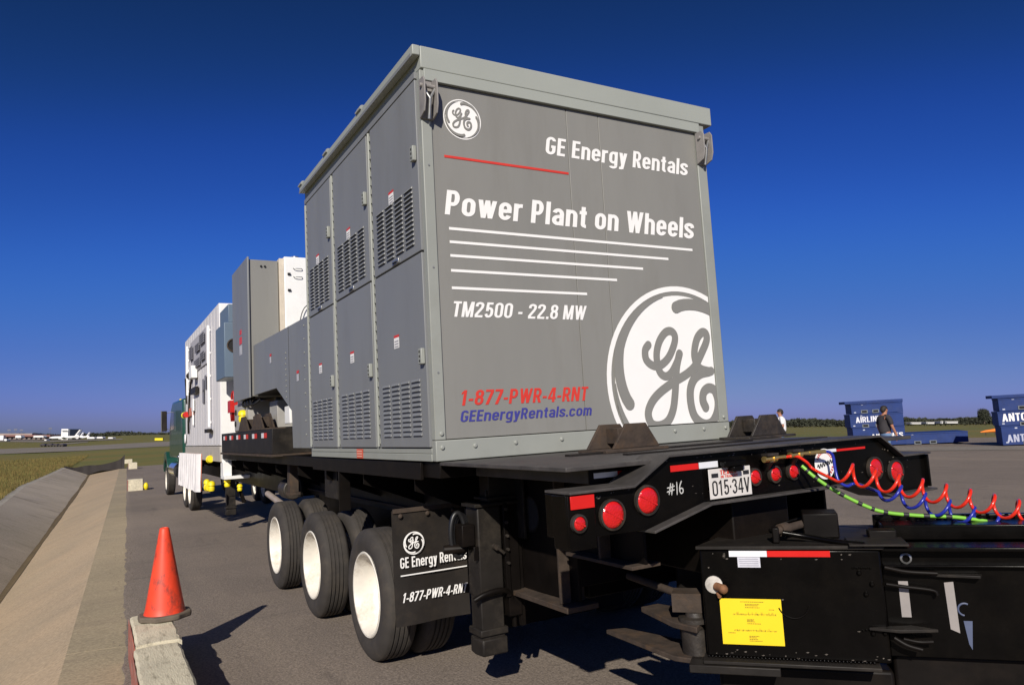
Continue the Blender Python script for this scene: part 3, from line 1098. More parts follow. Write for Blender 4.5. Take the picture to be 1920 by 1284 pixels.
for x, z, r in ((0.262, 1.372, 0.072), (0.508, 1.425, 0.072), (2.535, 1.443, 0.068), (2.765, 1.405, 0.068),
                (1.361, 1.482, 0.042), (1.541, 1.484, 0.042), (1.708, 1.488, 0.042)):
    tail_light(x, z, r)
# small clearance light and reflector on an end bracket
mb = MB()
mb.box(-0.05, 0.12, YB - 0.052, YB - 0.036, 1.22, 1.50)
mb.box(-0.05, -0.032, YB - 0.036, YB + 0.1, 1.22, 1.50)
pieces('light_bracket', mb, BLACKG, tr, bev=0.003)
tail_light(0.005, 1.358, 0.036, y=YB - 0.054)
mb = MB()
mb.box(-0.036, 0.115, YB - 0.062, YB - 0.054, 1.43, 1.498)
obj('reflector', mb, TAPER, tr, bev=0.002)

# tapes on the bumper and under the deck edge
mb = MB()
mb.box(0.70, 0.915, YB - 0.006, YB - 0.003, 1.565, 1.60)
mb.box(2.16, 2.46, YB - 0.006, YB - 0.003, 1.585, 1.60)
pieces('red_tape', mb, TAPER, tr)
mb = MB()
mb.box(0.92, 1.07, YB - 0.006, YB - 0.003, 1.566, 1.602)
mb.box(2.07, 2.155, YB - 0.006, YB - 0.003, 1.585, 1.605)
pieces('white_tape', mb, TAPEW, tr)
mb = MB()
mb.box(0.30, 2.80, -1.512, -1.502, 1.50, 1.613)
obj('deck_edge', mb, BLACK, tr)
mb = MB()
mb.box(0.33, 0.50, -1.518, -1.514, 1.55, 1.58)
pieces('white_tape', mb, TAPEW, tr)
mb = MB()
mb.box(0.502, 0.70, -1.518, -1.514, 1.55, 1.58)
pieces('red_tape', mb, TAPER, tr)

# hand-painted number
mb = MB()


def chalk(mb, segs, x0, z0, s, y):
    for pts in segs:
        sv, sf = [], []
        stroke(sv, sf, spline([(a, b) for a, b in pts], 4), 0.055)
        mb.add([(x0 + p[0] * s, y, z0 + p[1] * s) for p in sv], sf)


chalk(mb, [[(0.18, 0.1), (0.3, 0.5), (0.42, 0.95)], [(0.45, 0.05), (0.55, 0.5), (0.65, 0.9)], [(0.05, 0.62), (0.45, 0.66), (0.8, 0.72)], [(0, 0.3), (0.4, 0.36), (0.75, 0.42)],
           [(1.05, 0.02), (1.08, 0.5), (1.1, 1.0)], [(1.62, 1.05), (1.42, 0.7), (1.36, 0.3), (1.5, 0.05), (1.72, 0.15), (1.72, 0.4), (1.5, 0.48), (1.4, 0.35)]],
      0.665, 1.435, 0.068, YB - 0.004)
obj('painted_number', mb, mat('chalk_white', (0.5, 0.5, 0.48), 0.8), tr)

# license plate
mb = MB()
mb.box(0.966, 1.310, YB - 0.030, YB - 0.026, 1.384, 1.558)
plate = obj('license_plate', mb, mat('plate_white', (0.66, 0.63, 0.6), 0.4, var=0.05, scale=12), tr, bev=0.002)
pl = lambda u, v, d=0: (u, YB - 0.0325 - d, v)
mb = MB()
print_text(mb, '015·34V', 0.985, 1.292, 1.402, 0.088, pl, w=0.13, t=0.11)
obj('plate_number', mb, PRINT_BLACK, plate)
mb = MB()
print_text(mb, 'TEXAS', 1.055, 1.19, 1.522, 0.026, pl)
print_text(mb, 'IN TRANSIT', 1.06, 1.20, 1.502, 0.014, pl)
obj('plate_state', mb, PRINT_RED, plate)
mb = MB()
for x0, x1 in ((0.985, 1.04), (1.245, 1.295)):
    mb.add([pl(x0, 1.508), pl(x1, 1.508), pl(x1, 1.532), pl(x0, 1.532)], [(0, 1, 2, 3)])
pieces('plate_stickers', mb, PRINT_BLACK, plate)
mb = MB()
mb.box(1.06, 1.235, YB - 0.075, YB - 0.034, 1.565, 1.60)
mb.box(1.12, 1.20, YB - 0.085, YB - 0.034, 1.535, 1.566)
obj('plate_lamp', mb, BLACKG, tr, bev=0.006)

# round sticker
mb = MB()
mb.lathe([(YB - 0.004, 0.001), (YB - 0.004, 0.10)], 36, (2.03, 0, 1.512), 'y', cap=False)
st = obj('round_sticker', mb, PRINT_WHITE, tr)
sy = lambda u, v, d=0: (u, YB - 0.0055 - d, v)


def bar2(mb, x, z, ang, ln, th, d=0.0):
    c, s_ = math.cos(ang), math.sin(ang)
    mb.add([sy(x + c * a - s_ * b, z + s_ * a + c * b, d) for a, b in ((-ln, -th), (ln, -th), (ln, th), (-ln, th))], [(0, 1, 2, 3)])


mb = MB()
for k in range(12):      # ring of small letters, too small to read in the photograph
    a = R(152 - 11 * k)
    for q in (-0.35, 0.35):
        bar2(mb, 2.03 + math.cos(a + q * 0.09) * 0.078, 1.512 + math.sin(a + q * 0.09) * 0.078, a, 0.009, 0.0022)
obj('sticker_letters', mb, PRINT_RED, st)
mb = MB()
for k in range(5):
    a = R(-20 - 14 * k)
    for q in (-0.35, 0.35):
        bar2(mb, 2.03 + math.cos(a + q * 0.1) * 0.078, 1.512 + math.sin(a + q * 0.1) * 0.078, a, 0.010, 0.0022)
obj('sticker_letters', mb, PRINT_RED, st)
mb = MB()
scr = [np.array((1.955 + 0.15 * q, 1.497 + 0.013 * math.sin(q * 38) + 0.03 * q)) for q in np.linspace(0, 1, 46)]
sv, sf = [], []
stroke(sv, sf, scr, 0.0042)
mb.add([sy(p_[0], p_[1], 0.0006 + 0.0002 * (i_ % 2)) for i_, p_ in enumerate(sv)], sf)
obj('sticker_script', mb, PRINT_BLACK, st)

# tie-down lugs (pairs of raked plates) on the rear deck
for cx, cy in ((1.29, -0.60), (3.0, -0.34)):
    mb = MB()
    for dy, dx in ((-0.07, 0.05), (0.10, -0.06)):
        mb.prism([(cx + dx - 0.22, 1.665), (cx + dx + 0.22, 1.665), (cx + dx + 0.10, 1.845), (cx + dx - 0.09, 1.845)], cy + dy, cy + dy + 0.025, 'y')
    mb.box(cx - 0.10, cx + 0.09, cy - 0.045, cy + 0.10, 1.70, 1.815)
    mb.box(cx - 0.30, cx + 0.28, cy - 0.16, cy + 0.2, 1.642, 1.664)
    obj('tie_down_lug', mb, RUST if cx < 2 else GREASY, tr, bev=0.004)
mb = MB()
mb.box(0.70, 2.5, -0.72, -0.66, 1.641, 1.655)
mb.box(0.9, 2.9, -1.12, -1.06, 1.641, 1.652)
pieces('deck_strap', mb, BLACKD, tr)


# wheels
def wheel_meshes():
    w = 0.29
    r = 0.545
    P = [(0.045, 0.345), (0.02, 0.352), (0.005, 0.39), (-0.004, 0.43), (-0.004, 0.46), (0.006, 0.495), (0.022, 0.522), (0.036, 0.537)]
    tread = [(0.045, 0.542)]
    for g in (0.082, 0.122, 0.162, 0.202):
        tread += [(g - 0.008, r), (g - 0.006, r - 0.013), (g + 0.006, r - 0.013), (g + 0.008, r)]
    tread += [(w - 0.045, 0.542)]
    prof = P + tread + [(w - a, q) for a, q in P[::-1]]
    mb = MB()
    mb.lathe(prof, 72, (0, 0, 0), 'x', cap=False)
    # sipes across the ribs
    tyre = mesh_of('tyre', mb, RUBBER, 35)
    mb = MB()
    mb.lathe([(0.012, 0.357), (0.004, 0.351), (0.006, 0.338), (0.03, 0.330), (0.05, 0.326), (0.085, 0.320), (0.17, 0.316), (0.205, 0.306), (0.228, 0.28), (0.238, 0.23), (0.236, 0.17), (0.232, 0.13), (0.232, 0.001)], 48, (0, 0, 0), 'x', cap=False)
    mb.lathe([(0.27, 0.36), (0.25, 0.335), (0.1, 0.33)], 48, (0, 0, 0), 'x', cap=False)
    rim = mesh_of('rim', mb, RIMW, 50)
    mb = MB()
    mb.lathe([(0.233, 0.09), (0.19, 0.085), (0.18, 0.07), (0.178, 0.001)], 24, (0, 0, 0), 'x', cap=False)
    for k in range(10):
        a = 2 * math.pi * k / 10
        mb.lathe([(0.237, 0.017), (0.212, 0.016), (0.208, 0.001)], 8, (0, 0.15 * math.cos(a), 0.15 * math.sin(a)), 'x', cap=False)
    hub = mesh_of('hub', mb, GREASY, 40)
    mb = MB()
    for rr, n in ((0.46, 1), (0.39, 1)):
        mb.lathe([(-0.006, rr - 0.006), (-0.008, rr), (-0.004, rr + 0.006)], 72, (0, 0, 0), 'x', cap=False)
    ring = mesh_of('sidewall_ring', mb, RUBBER, 40)
    return tyre, rim, hub, ring


TYRE, RIM, HUB, RING = wheel_meshes()
WR = 0.435
WS = 0.575 / 0.545


def add_wheel(root, x, y, facing, base, z=WR, scale=WS, meshes=None):
    """facing -1: dish to the left"""
    e = bpy.data.objects.new('wheel', None)
    COL.objects.link(e)
    e.empty_display_size = 0.1
    e.parent = root
    b = Matrix((base[0:4], base[4:8], base[8:12], base[12:16]))
    M = Matrix.Translation((x, y, z)) @ (Matrix.Identity(4) if facing < 0 else Matrix.Rotation(math.pi, 4, 'Z')) @ Matrix.Rotation(random.uniform(0, 6.28), 4, 'X') @ Matrix.Scale(scale, 4)
    e.matrix_parent_inverse = Matrix.Identity(4)
    e.matrix_basis = b.inverted() @ M
    for nm, me in (('tyre', TYRE), ('rim', RIM), ('hub', HUB)):
        o = bpy.data.objects.new(nm, me)
        COL.objects.link(o)
        o.parent = e
    return e


tb = list(tr['base'])
for y in (1.62, 3.56, 5.50):
    add_wheel(tr, -0.05, y, -1, tb)
    add_wheel(tr, 0.29 + 0.33 + 0.0, y, 1, tb)
    add_wheel(tr, 2.46, y, -1, tb)
    add_wheel(tr, 3.12, y, 1, tb)
    mb = MB()
    mb.cyl((0.3, y, WR), (2.8, y, WR), 0.085, 16)
    mb.box(0.72, 0.82, y - 0.5, y + 0.5, 0.62, 0.68)
    mb.box(2.28, 2.38, y - 0.5, y + 0.5, 0.62, 0.68)
    obj('axle', mb, GREASY, tr, smooth=40)

# mud flap and its bracket
mb = MB()
vs, fs = [], []
nu, nv = 8, 10
for j in range(nv + 1):
    for i in range(nu + 1):
        x = -0.065 + 0.655 * i / nu
        z = 1.235 - 0.915 * j / nv
        if i > 6 and j == 0:
            z -= 0.03
        vs.append((x, 0.80 - 0.015 * math.sin(i * 0.9) * j / nv - 0.05 * (j / nv) ** 2 * 0.3, z))
fs = [(j * (nu + 1) + i, j * (nu + 1) + i + 1, (j + 1) * (nu + 1) + i + 1, (j + 1) * (nu + 1) + i) for j in range(nv) for i in range(nu)]
mb.add(vs, fs)
mb.add([(a, b + 0.012, c) for a, b, c in vs], fs)
flap = obj('mud_flap', mb, FLAPM, tr, smooth=60)
mb = MB()
mb.box(-0.06, 0.62, 0.785, 0.797, 1.215, 1.25)
mb.box(0.5, 0.72, 0.80, 0.83, 1.18, 1.24)
for x in (0.0, 0.24, 0.47):
    mb.lathe([(0.776, 0.02), (0.768, 0.012), (0.766, 0.001)], 10, (x, 0, 1.19), 'y', cap=False)
obj('flap_bracket', mb, RUST, flap)
fy = lambda u, v, d=0: (u, 0.768 - d, v)
(gv, gf), (sv, sf) = monogram_layers()
mb = MB()
rv, rf = [], []
arc_band(rv, rf, 0.9, 1.0)
LC = (0.105, 0.965)
LRr = 0.092
mb.add([fy(LC[0] + p[0] * LRr, LC[1] + p[1] * LRr) for p in rv], rf)
mb.add([fy(LC[0] + p[0] * LRr, LC[1] + p[1] * LRr, 0.001 + 0.000004 * k_) for k_, p in enumerate(sv)], sf)
obj('flap_emblem', mb, PRINT_WHITE, flap)
mb = MB()
print_text(mb, 'GE Energy Rentals', -0.02, 0.575, 0.775, 0.085, fy)
print_text(mb, '1-877-PWR-4-RNT', -0.02, 0.575, 0.505, 0.075, fy, shear=0.25)
mb.add([fy(-0.02, 0.712), fy(0.575, 0.712), fy(0.575, 0.722), fy(-0.02, 0.722)], [(0, 1, 2, 3)])
obj('flap_lettering', mb, PRINT_WHITE, flap)


# landing legs
def landing_leg(x, y, zf, ztop):
    mb = MB()
    mb.box(x - 0.10, x + 0.10, y - 0.1, y + 0.1, 0.62, 1.28)
    leg = obj('landing_leg', mb, BLACKD, tr, bev=0.012)
    mb = MB()
    mb.box(x - 0.125, x + 0.30, y - 0.12, y + 0.12, 1.2805, 1.305)
    mb.box(x + 0.02, x + 0.27, y - 0.08, y + 0.08, 1.306, ztop)
    mb.box(x - 0.02, x + 0.30, y - 0.11, y + 0.11, 1.325, 1.345)
    for dx in (0.0, 0.28):
        mb.cyl((x + dx, y - 0.07, 1.345), (x + dx, y - 0.07, 1.40), 0.012, 8)
    obj('leg_head', mb, BLACKD, leg, bev=0.004)
    mb = MB()
    mb.box(x - 0.095, x + 0.095, y - 0.085, y + 0.085, zf + 0.1, 0.66)
    mb.box(x - 0.115, x + 0.115, y - 0.105, y + 0.105, zf + 0.14, zf + 0.19)
    obj('inner_leg', mb, BLACKD, leg, bev=0.008)
    mb = MB()
    mb.prism([(x - 0.105, y - 0.105), (x + 0.105, y - 0.105), (x + 0.12, y), (x + 0.105, y + 0.105), (x - 0.105, y + 0.105), (x - 0.12, y)], zf, zf + 0.12, 'z')
    obj('foot', mb, BLACKD, leg, bev=0.012)
    mb = MB()
    mb.box(x + 0.112, x + 0.15, y - 0.12, y - 0.10, 0.6, 1.3)
    mb.prism([(x + 0.112, 0.95), (x + 0.15, 1.0), (x + 0.34, 0.45), (x + 0.24, 0.45)], y - 0.02, y, 'y')
    pieces('leg_bracket', mb, BLACK, leg, bev=0.003)
    mb = MB()
    for k in range(5):
        zz = 0.85 + 0.1 * k
        mb.cyl((x + 0.131, y - 0.12, zz), (x + 0.131, y - 0.14, zz), 0.012, 8)
    mb.cyl((x + 0.03, y - 0.1, 0.98), (x + 0.03, y - 0.15, 0.98), 0.022, 10)
    mb.cyl((x + 0.03, y - 0.145, 0.98), (x + 0.09, y - 0.145, 0.93), 0.012, 8)
    obj('crank_bolts', mb, GREASY, leg, smooth=40)
    return leg


landing_leg(0.415, 0.10, 0.20, 1.515)
landing_leg(0.50, 12.9, 0.21, 1.50)
landing_leg(2.58, 0.10, 0.20, 1.515)
landing_leg(2.50, 12.9, 0.21, 1.50)
# coiled hose on a hanger beside the leg
mb = MB()
for k in range(3):
    rr = 0.155 - 0.012 * k
    pts = [(0.215 + 0.025 * k + 0.06 * math.cos(t), 0.14 + 0.02 * k, 1.08 + rr * 1.05 * math.sin(t)) for t in np.linspace(0, 2 * math.pi, 30)]
    mb.tube(pts, 0.02, 8, cap=False)
obj('coiled_hose', mb, mat('black_hose', (0.012, 0.012, 0.013), 0.4, var=0.3), tr, smooth=60)
mb = MB()
mb.tube(spline([(0.25, -0.02, 0.62), (0.33, -0.04, 0.655), (0.46, -0.04, 0.665), (0.56, 0.0, 0.62), (0.61, 0.04, 0.50), (0.62, 0.06, 0.36)], 8), 0.02, 8)
obj('drain_hose', mb, BLACK, tr, smooth=60)
mb = MB()
mb.box(0.55, 0.66, 0.0, 0.2, 0.45, 1.28)
mb.prism([(0.66, 0.36), (0.70, 0.36), (0.70, 1.25), (0.58, 1.25)], 0.02, 0.06, 'y')
mb.cyl((0.25, 0.1, 0.98), (0.1, 0.16, 0.98), 0.035, 10)
mb.box(0.20, 0.305, 0.03, 0.17, 1.0, 1.16)
mb.box(0.27, 0.31, -0.01, 0.0, 0.9, 1.0)
pieces('leg_gearbox', mb, BLACK, tr, bev=0.006)

# brakes and plumbing in the shade under the tail
mb = MB()
mb.cyl((1.1, 0.1, 0.98), (1.42, -0.25, 0.9), 0.10, 16)
mb.cyl((1.42, -0.25, 0.9), (1.5, -0.33, 0.89), 0.115, 16)
obj('brake_chamber', mb, GREASY, tr, smooth=40)
mb = MB()
pts = spline([(1.5, -0.33, 0.95), (1.6, -0.42, 0.85), (1.62, -0.4, 0.72), (1.5, -0.3, 0.68)], 8)
mb.tube(pts, 0.014, 8)
obj('air_line', mb, STEEL, tr, smooth=60)
mb = MB()
mb.box(1.25, 1.75, -1.66, -0.2, 0.86, 1.36)
mb.box(1.15, 1.85, -1.62, -0.3, 1.37, 1.5)
pieces('coupler_box', mb, BLACK, tr, bev=0.01)
mb = MB()
mb.box(0.78, 2.32, 0.3, 6.3, 0.70, 1.50)
mb.box(0.9, 2.2, -0.55, 0.28, 0.62, 1.35)
mb.box(0.75, 2.3, 0.9, 1.0, 0.1, 0.69)
pieces('added_shade_block', mb, BLACK, tr, bev=0.01)  # blocks added below the deck to deepen the shade there
# tank and pipe seen ahead of the wheels
mb = MB()
mb.cyl((0.40, 6.3, 1.1), (0.40, 6.7, 1.1), 0.15, 20)
obj('air_tank', mb, GREASY, tr, smooth=40, bev=0.02)
mb = MB()
mb.cyl((0.30, 6.5, 0.86), (0.42, 8.3, 0.93), 0.05, 14)
obj('white_pipe', mb, mat('pale_pipe', (0.36, 0.30, 0.26), 0.5), tr, smooth=40)
mb = MB()
mb.box(0.5, 2.5, 6.4, 17.5, 0.98, 1.5)
obj('added_belly_block', mb, BLACK, tr, bev=0.01)  # added dark mass that keeps sky fill out from under the deck
for zz, rr in ((1.34, 0.1), (1.12, 0.13)):
    mb = MB()
    mb.lathe([(0.0, rr), (-0.04, rr), (-0.04, rr - 0.03), (0, rr - 0.04)], 24, (0.49, 6.15, zz), 'x', cap=False)
    obj('pulley_ring', mb, BLACKD, tr, smooth=40)

# side platform with reflective tape, carrying two raked lugs
mb = MB()
mb.box(-0.10, 0.9, 5.27, 9.85, 1.66, 2.005)
plat = obj('side_platform', mb, BLACKD, tr, bev=0.006)
mb = MB()
mb.box(-0.12, 0.9, 5.24, 9.9, 1.625, 1.658)
obj('platform_lip', mb, RUST, plat, bev=0.003)
for k in range(6):
    y0 = 5.62 + 0.72 * k
    mb = MB()
    mb.box(-0.1035, -0.1015, y0, y0 + 0.20, 1.885, 1.955)
    pieces('red_tape', mb, TAPER, plat)
    mb = MB()
    mb.box(-0.1035, -0.1015, y0 + 0.205, y0 + 0.38, 1.885, 1.955)
    pieces('white_tape', mb, TAPEW, plat)
for cy in (6.55, 7.75):
    mb = MB()
    for dx in (0.02, 0.17):
        mb.prism([(cy - 0.46, 2.03), (cy + 0.46, 2.03), (cy + 0.17, 2.25), (cy - 0.17, 2.25)], dx - 0.08, dx - 0.055, 'x')
    mb.box(-0.04, 0.1, cy - 0.16, cy + 0.16, 2.05, 2.2)
    mb.box(-0.1, 0.25, cy - 0.52, cy + 0.52, 2.007, 2.029)
    obj('tie_down_lug', mb, RUST, tr, bev=0.004)

# ================================================================== GENERATOR ENCLOSURE
BX, BY = 2.97, 3.56
Z0, Z1 = 1.645, 4.85
en = thing('power_plant_enclosure', 'tall grey louvred steel power plant enclosure with large white lettering on its end', 'generator enclosure', (1.5, 1.8, Z0))
mb = MB()
mb.box(0.035, BX - 0.03, 0.035, BY - 0.01, Z0 + 0.02, 4.70)
obj('inner_shell', mb, SLOT, en)
for nm, x0, x1 in (('end_panel', 0.0895, 1.3615), ('end_panel', 1.3665, 1.7035), ('end_panel', 1.7085, 2.8525)):
    mb = MB()
    mb.box(x0, x1, 0.002, 0.034, 1.8035, 4.575)
    obj(nm, mb, GREY, en, bev=0.003)
mb = MB()
mb.box(0.0, 0.087, -0.012, 0.055, 1.80, 4.665)
obj('corner_post', mb, GREYL, en, bev=0.006)
mb = MB()
mb.box(2.856, BX, -0.012, 0.055, 1.80, 4.665)
obj('corner_post', mb, GREYL, en, bev=0.006)
mb = MB()
mb.box(0.0, BX, -0.016, 0.06, Z0, 1.797)
obj('base_rail', mb, GREYL, en, bev=0.006)
mb = MB()
mb.box(-0.004, 0.06, 0.063, BY, Z0, 1.70)
mb.box(0.0, 0.06, 0.063, BY, 1.7025, 1.742)
pieces('side_base_rail', mb, GREYL, en, bev=0.004)
mb = MB()
mb.box(BX - 0.03, BX, 0.06, BY, Z0, 4.66)
obj('side_wall', mb, GREYD, en)
mb = MB()
mb.box(0, BX, BY - 0.008, BY + 0.02, Z0, 4.66)
obj('front_wall', mb, GREYD, en)
# roof: cap with fascia
mb = MB()
mb.box(0.004, BX + 0.095, -0.032, BY + 0.05, 4.672, 4.852)
mb.box(-0.06, 0.0038, -0.032, BY + 0.05, 4.768, 4.852)
obj('roof_cap', mb, FASC, en, bev=0.008)
mb = MB()
mb.box(0.03, BX - 0.075, -0.0315, 0.03, 4.578, 4.671)
obj('fascia', mb, FASC, en, bev=0.004)
mb = MB()
mb.box(-0.065, -0.0605, 0.0, BY + 0.05, 4.762, 4.79)
mb.box(-0.018, 0.03, 0.06, BY, 4.62, 4.671)
pieces('drip_edge', mb, GREYD, en)
# roof lifting pads along the left edge
for yy_ in (1.30, 2.45, 3.55):
    mb = MB()
    mb.cyl((-0.035, yy_ - 0.05, 4.86), (-0.035, yy_ + 0.05, 4.86), 0.036, 14)
    mb.box(-0.075, 0.0, yy_ - 0.07, yy_ + 0.07, 4.845, 4.862)
    obj('roof_clip', mb, GREYL, en, smooth=40)


# lifting hooks at the top corners
def hook(cx, mirror=1):
    mb = MB()
    out = [(-0.055, 4.57), (0.055, 4.57), (0.06, 4.52), (0.06, 4.33), (0.045, 4.275), (0.0, 4.245), (-0.045, 4.275), (-0.06, 4.33), (-0.06, 4.52)]
    for sx in (-0.058, 0.046):
        mb.prism([(-0.125, 4.53), (-0.125, 4.36), (-0.10, 4.29), (-0.013, 4.26), (-0.013, 4.57), (-0.10, 4.57)], cx + sx, cx + sx + 0.012, 'x')
    mb.box(cx - 0.046, cx + 0.046, -0.028, -0.013, 4.26, 4.57)
    mb.cyl((cx - 0.075, -0.075, 4.505), (cx + 0.075, -0.075, 4.505), 0.016, 12)
    h = obj('lifting_lug', mb, LUGM, en, bev=0.003)
    mb = MB()
    mb.cyl((cx - 0.05, -0.075, 4.49), (cx, -0.095, 4.40), 0.012, 8)
    mb.cyl((cx + 0.05, -0.075, 4.49), (cx, -0.095, 4.40), 0.012, 8)
    mb.cyl((cx, -0.095, 4.40), (cx, -0.06, 4.25), 0.014, 8)
    obj('shackle', mb, STEEL, h, smooth=50)


hook(0.045)
hook(2.905)
# bolts round the base
for x, z in ((0.05, 1.846), (0.05, 1.745), (0.32, 1.743), (0.673, 1.745), (1.1, 1.746), (1.75, 1.747), (2.302, 1.748), (2.645, 1.748), (2.915, 1.746), (2.908, 1.845)):
    mb = MB()
    yb = -0.016 if z < 1.79 else -0.012
    mb.lathe([(yb, 0.017), (yb - 0.008, 0.017), (yb - 0.014, 0.011), (yb - 0.015, 0.001)], 12, (x, 0, z), 'y', cap=False)
    obj('bolt', mb, GREYL, en, smooth=40)

# doors on the long side
LV = MB()
LV.add([(0, 0.09, 0.016), (0, -0.09, 0.016), (-0.0125, -0.084, -0.004), (-0.0125, 0.084, -0.004), (-0.002, -0.09, -0.006), (-0.002, 0.09, -0.006)],
       [(0, 1, 2, 3), (1, 4, 2), (0, 3, 5)])
LV.mi = 1
LV.add([(-0.0012, 0.086, 0.004), (-0.0012, -0.086, 0.004), (-0.0012, -0.086, -0.006), (-0.0012, 0.086, -0.006)], [(0, 1, 2, 3)])
LOUVRE = bpy.data.meshes.new('louver')
LOUVRE.from_pydata(LV.v, [], LV.f)
LOUVRE.materials.append(GREYD)
LOUVRE.materials.append(LSLOT)
LOUVRE.polygons.foreach_set('material_index', LV.m)
enb = Matrix((list(en['base'])[0:4], list(en['base'])[4:8], list(en['base'])[8:12], list(en['base'])[12:16]))
bays = ((0.066, 1.155), (1.275, 2.375), (2.495, 3.485))
for bi, (ya, yb) in enumerate(bays):
    mb = MB()
    mb.box(0.0, 0.05, yb + 0.004, (bays[bi + 1][0] - 0.004) if bi < 2 else BY, 1.745, 4.62)
    post = obj('door_post', mb, GREYL, en, bev=0.003)
    mb = MB()
    mb.cyl((-0.013, yb + 0.045, 1.76), (-0.013, yb + 0.045, 4.6), 0.014, 8)
    hz = obj('piano_hinge', mb, GREYL, post, smooth=60)
    mb = MB()
    for k in range(34):
        z = 1.78 + k * 0.083
        mb.box(-0.016, -0.001, yb + 0.012, yb + 0.034, z, z + 0.045)
    hz2 = obj('hinge_knuckles', mb, GREYL, post, kind='stuff')
    for lo, hi, zl0, nrow, dz in ((1.75, 3.232, 1.845, 12, 0.0375), (3.248, 4.612, 3.325, 13, 0.0375)):
        mb = MB()
        mb.box(-0.014, 0.02, ya, yb, lo, hi)
        d = obj('door', mb, GREYD, en, bev=0.004)
        w = yb - ya
        for c in range(4):
            for r_ in range(nrow):
                lo_ = bpy.data.objects.new('louver', LOUVRE)
                COL.objects.link(lo_)
                lo_.parent = d
                yl = ya + w * (0.16 + 0.205 * c) + 0.04
                lo_.matrix_basis = enb.inverted() @ Matrix.Translation((-0.0155, yl, zl0 + r_ * dz)) @ Matrix.Scale(w / 1.1, 4, (0, 1, 0))
        # latch handle at the free edge and pull at the foot of the upper door
        zh = 2.435 if lo < 2 else 4.02
        mb = MB()
        mb.box(-0.048, -0.015, ya + 0.012, ya + 0.075, zh - 0.06, zh + 0.06)
        ha = pieces('latch', mb, GREYL, d, bev=0.006)
        mb = MB()
        for dz_ in (-0.035, 0.0, 0.035):
            mb.cyl((-0.0485, ya + 0.045, zh + dz_), (-0.050, ya + 0.045, zh + dz_), 0.011, 10)
        obj('keyhole', mb, SLOT, d)
        if lo > 2:
            mb = MB()
            yc = ya + w * 0.5
            mb.box(-0.024, -0.0145, yc - 0.075, yc + 0.075, 3.252, 3.292)
            mb.mi = 1
            mb.box(-0.034, -0.0245, yc - 0.045, yc + 0.045, 3.262, 3.274)
            obj('pull_handle', mb, [STEEL, SLOT], d, bev=0.003)
        # warning label
        zl = 2.62 if lo < 2 else 3.845
        yl = ya + w * 0.55
        mb = MB()
        mb.add([(-0.0165, yl - 0.06, zl - 0.06), (-0.0165, yl + 0.06, zl - 0.06), (-0.0165, yl + 0.06, zl + 0.028), (-0.0165, yl - 0.06, zl + 0.028)], [(0, 1, 2, 3)])
        mb.mi = 1
        mb.add([(-0.0165, yl - 0.06, zl + 0.0285), (-0.0165, yl + 0.06, zl + 0.0285), (-0.0165, yl + 0.06, zl + 0.05), (-0.0165, yl - 0.06, zl + 0.05)], [(0, 1, 2, 3)])
        mb.mi = 2
        for q in range(3):
            zz = zl - 0.05 + q * 0.022
            mb.add([(-0.018, yl - 0.045, zz), (-0.018, yl + 0.045, zz), (-0.018, yl + 0.045, zz + 0.008), (-0.018, yl - 0.045, zz + 0.008)], [(0, 1, 2, 3)])
        obj('warning_label', mb, [PRINT_WHITE, PRINT_RED, mat('label_ink', (0.3, 0.3, 0.34), 0.6)], d)
# red sticker on the base rail
mb = MB()
mb.box(-0.009, -0.005, 1.68, 1.86, 1.648, 1.735)
rs = obj('red_sticker', mb, mat('red_label', (0.55, 0.09, 0.05), 0.5), en)
mb = MB()
for k in range(3):
    mb.box(-0.0105, -0.0095, 1.70, 1.84, 1.662 + 0.024 * k, 1.672 + 0.024 * k)
obj('sticker_lines', mb, mat('pink_print', (0.75, 0.4, 0.3), 0.5), rs)
mb = MB()
for x in (1.366, 1.706):
    for z in (2.1, 2.9, 3.7, 4.4):
        pass
# corner screws on the corner post
for z in (2.3, 3.1, 3.9):
    mb = MB()
    mb.cyl((0.045, -0.013, z), (0.045, -0.017, z), 0.008, 8)
    obj('screw', mb, GREYD, en)

# lettering on the end
py = lambda u, v, d=0: (u, -0.0015 - d, v)


def lettering(nm, m, items):
    for it in items:
        kw = dict(it[5])
        sh = kw.get('shear', 0.0)
        tot = lambda q: sum(glyph(c_, kw.get('w', W_), kw.get('t', T_))[1] + 0.085 for c_ in q) - 0.085
        words = it[0].split(' ')
        k_ = (it[2] - it[1] - sh * it[4]) / tot(it[0])
        pos = 0
        for wd in words:
            x0 = it[1] + (tot(it[0][:pos]) + 0.085 if pos else 0.0) * k_
            mb = MB()
            print_text(mb, wd, x0, x0 + tot(wd) * k_ + sh * it[4], it[3], it[4], py, **kw)
            obj(nm, mb, m, en)
            pos += len(wd) + 1


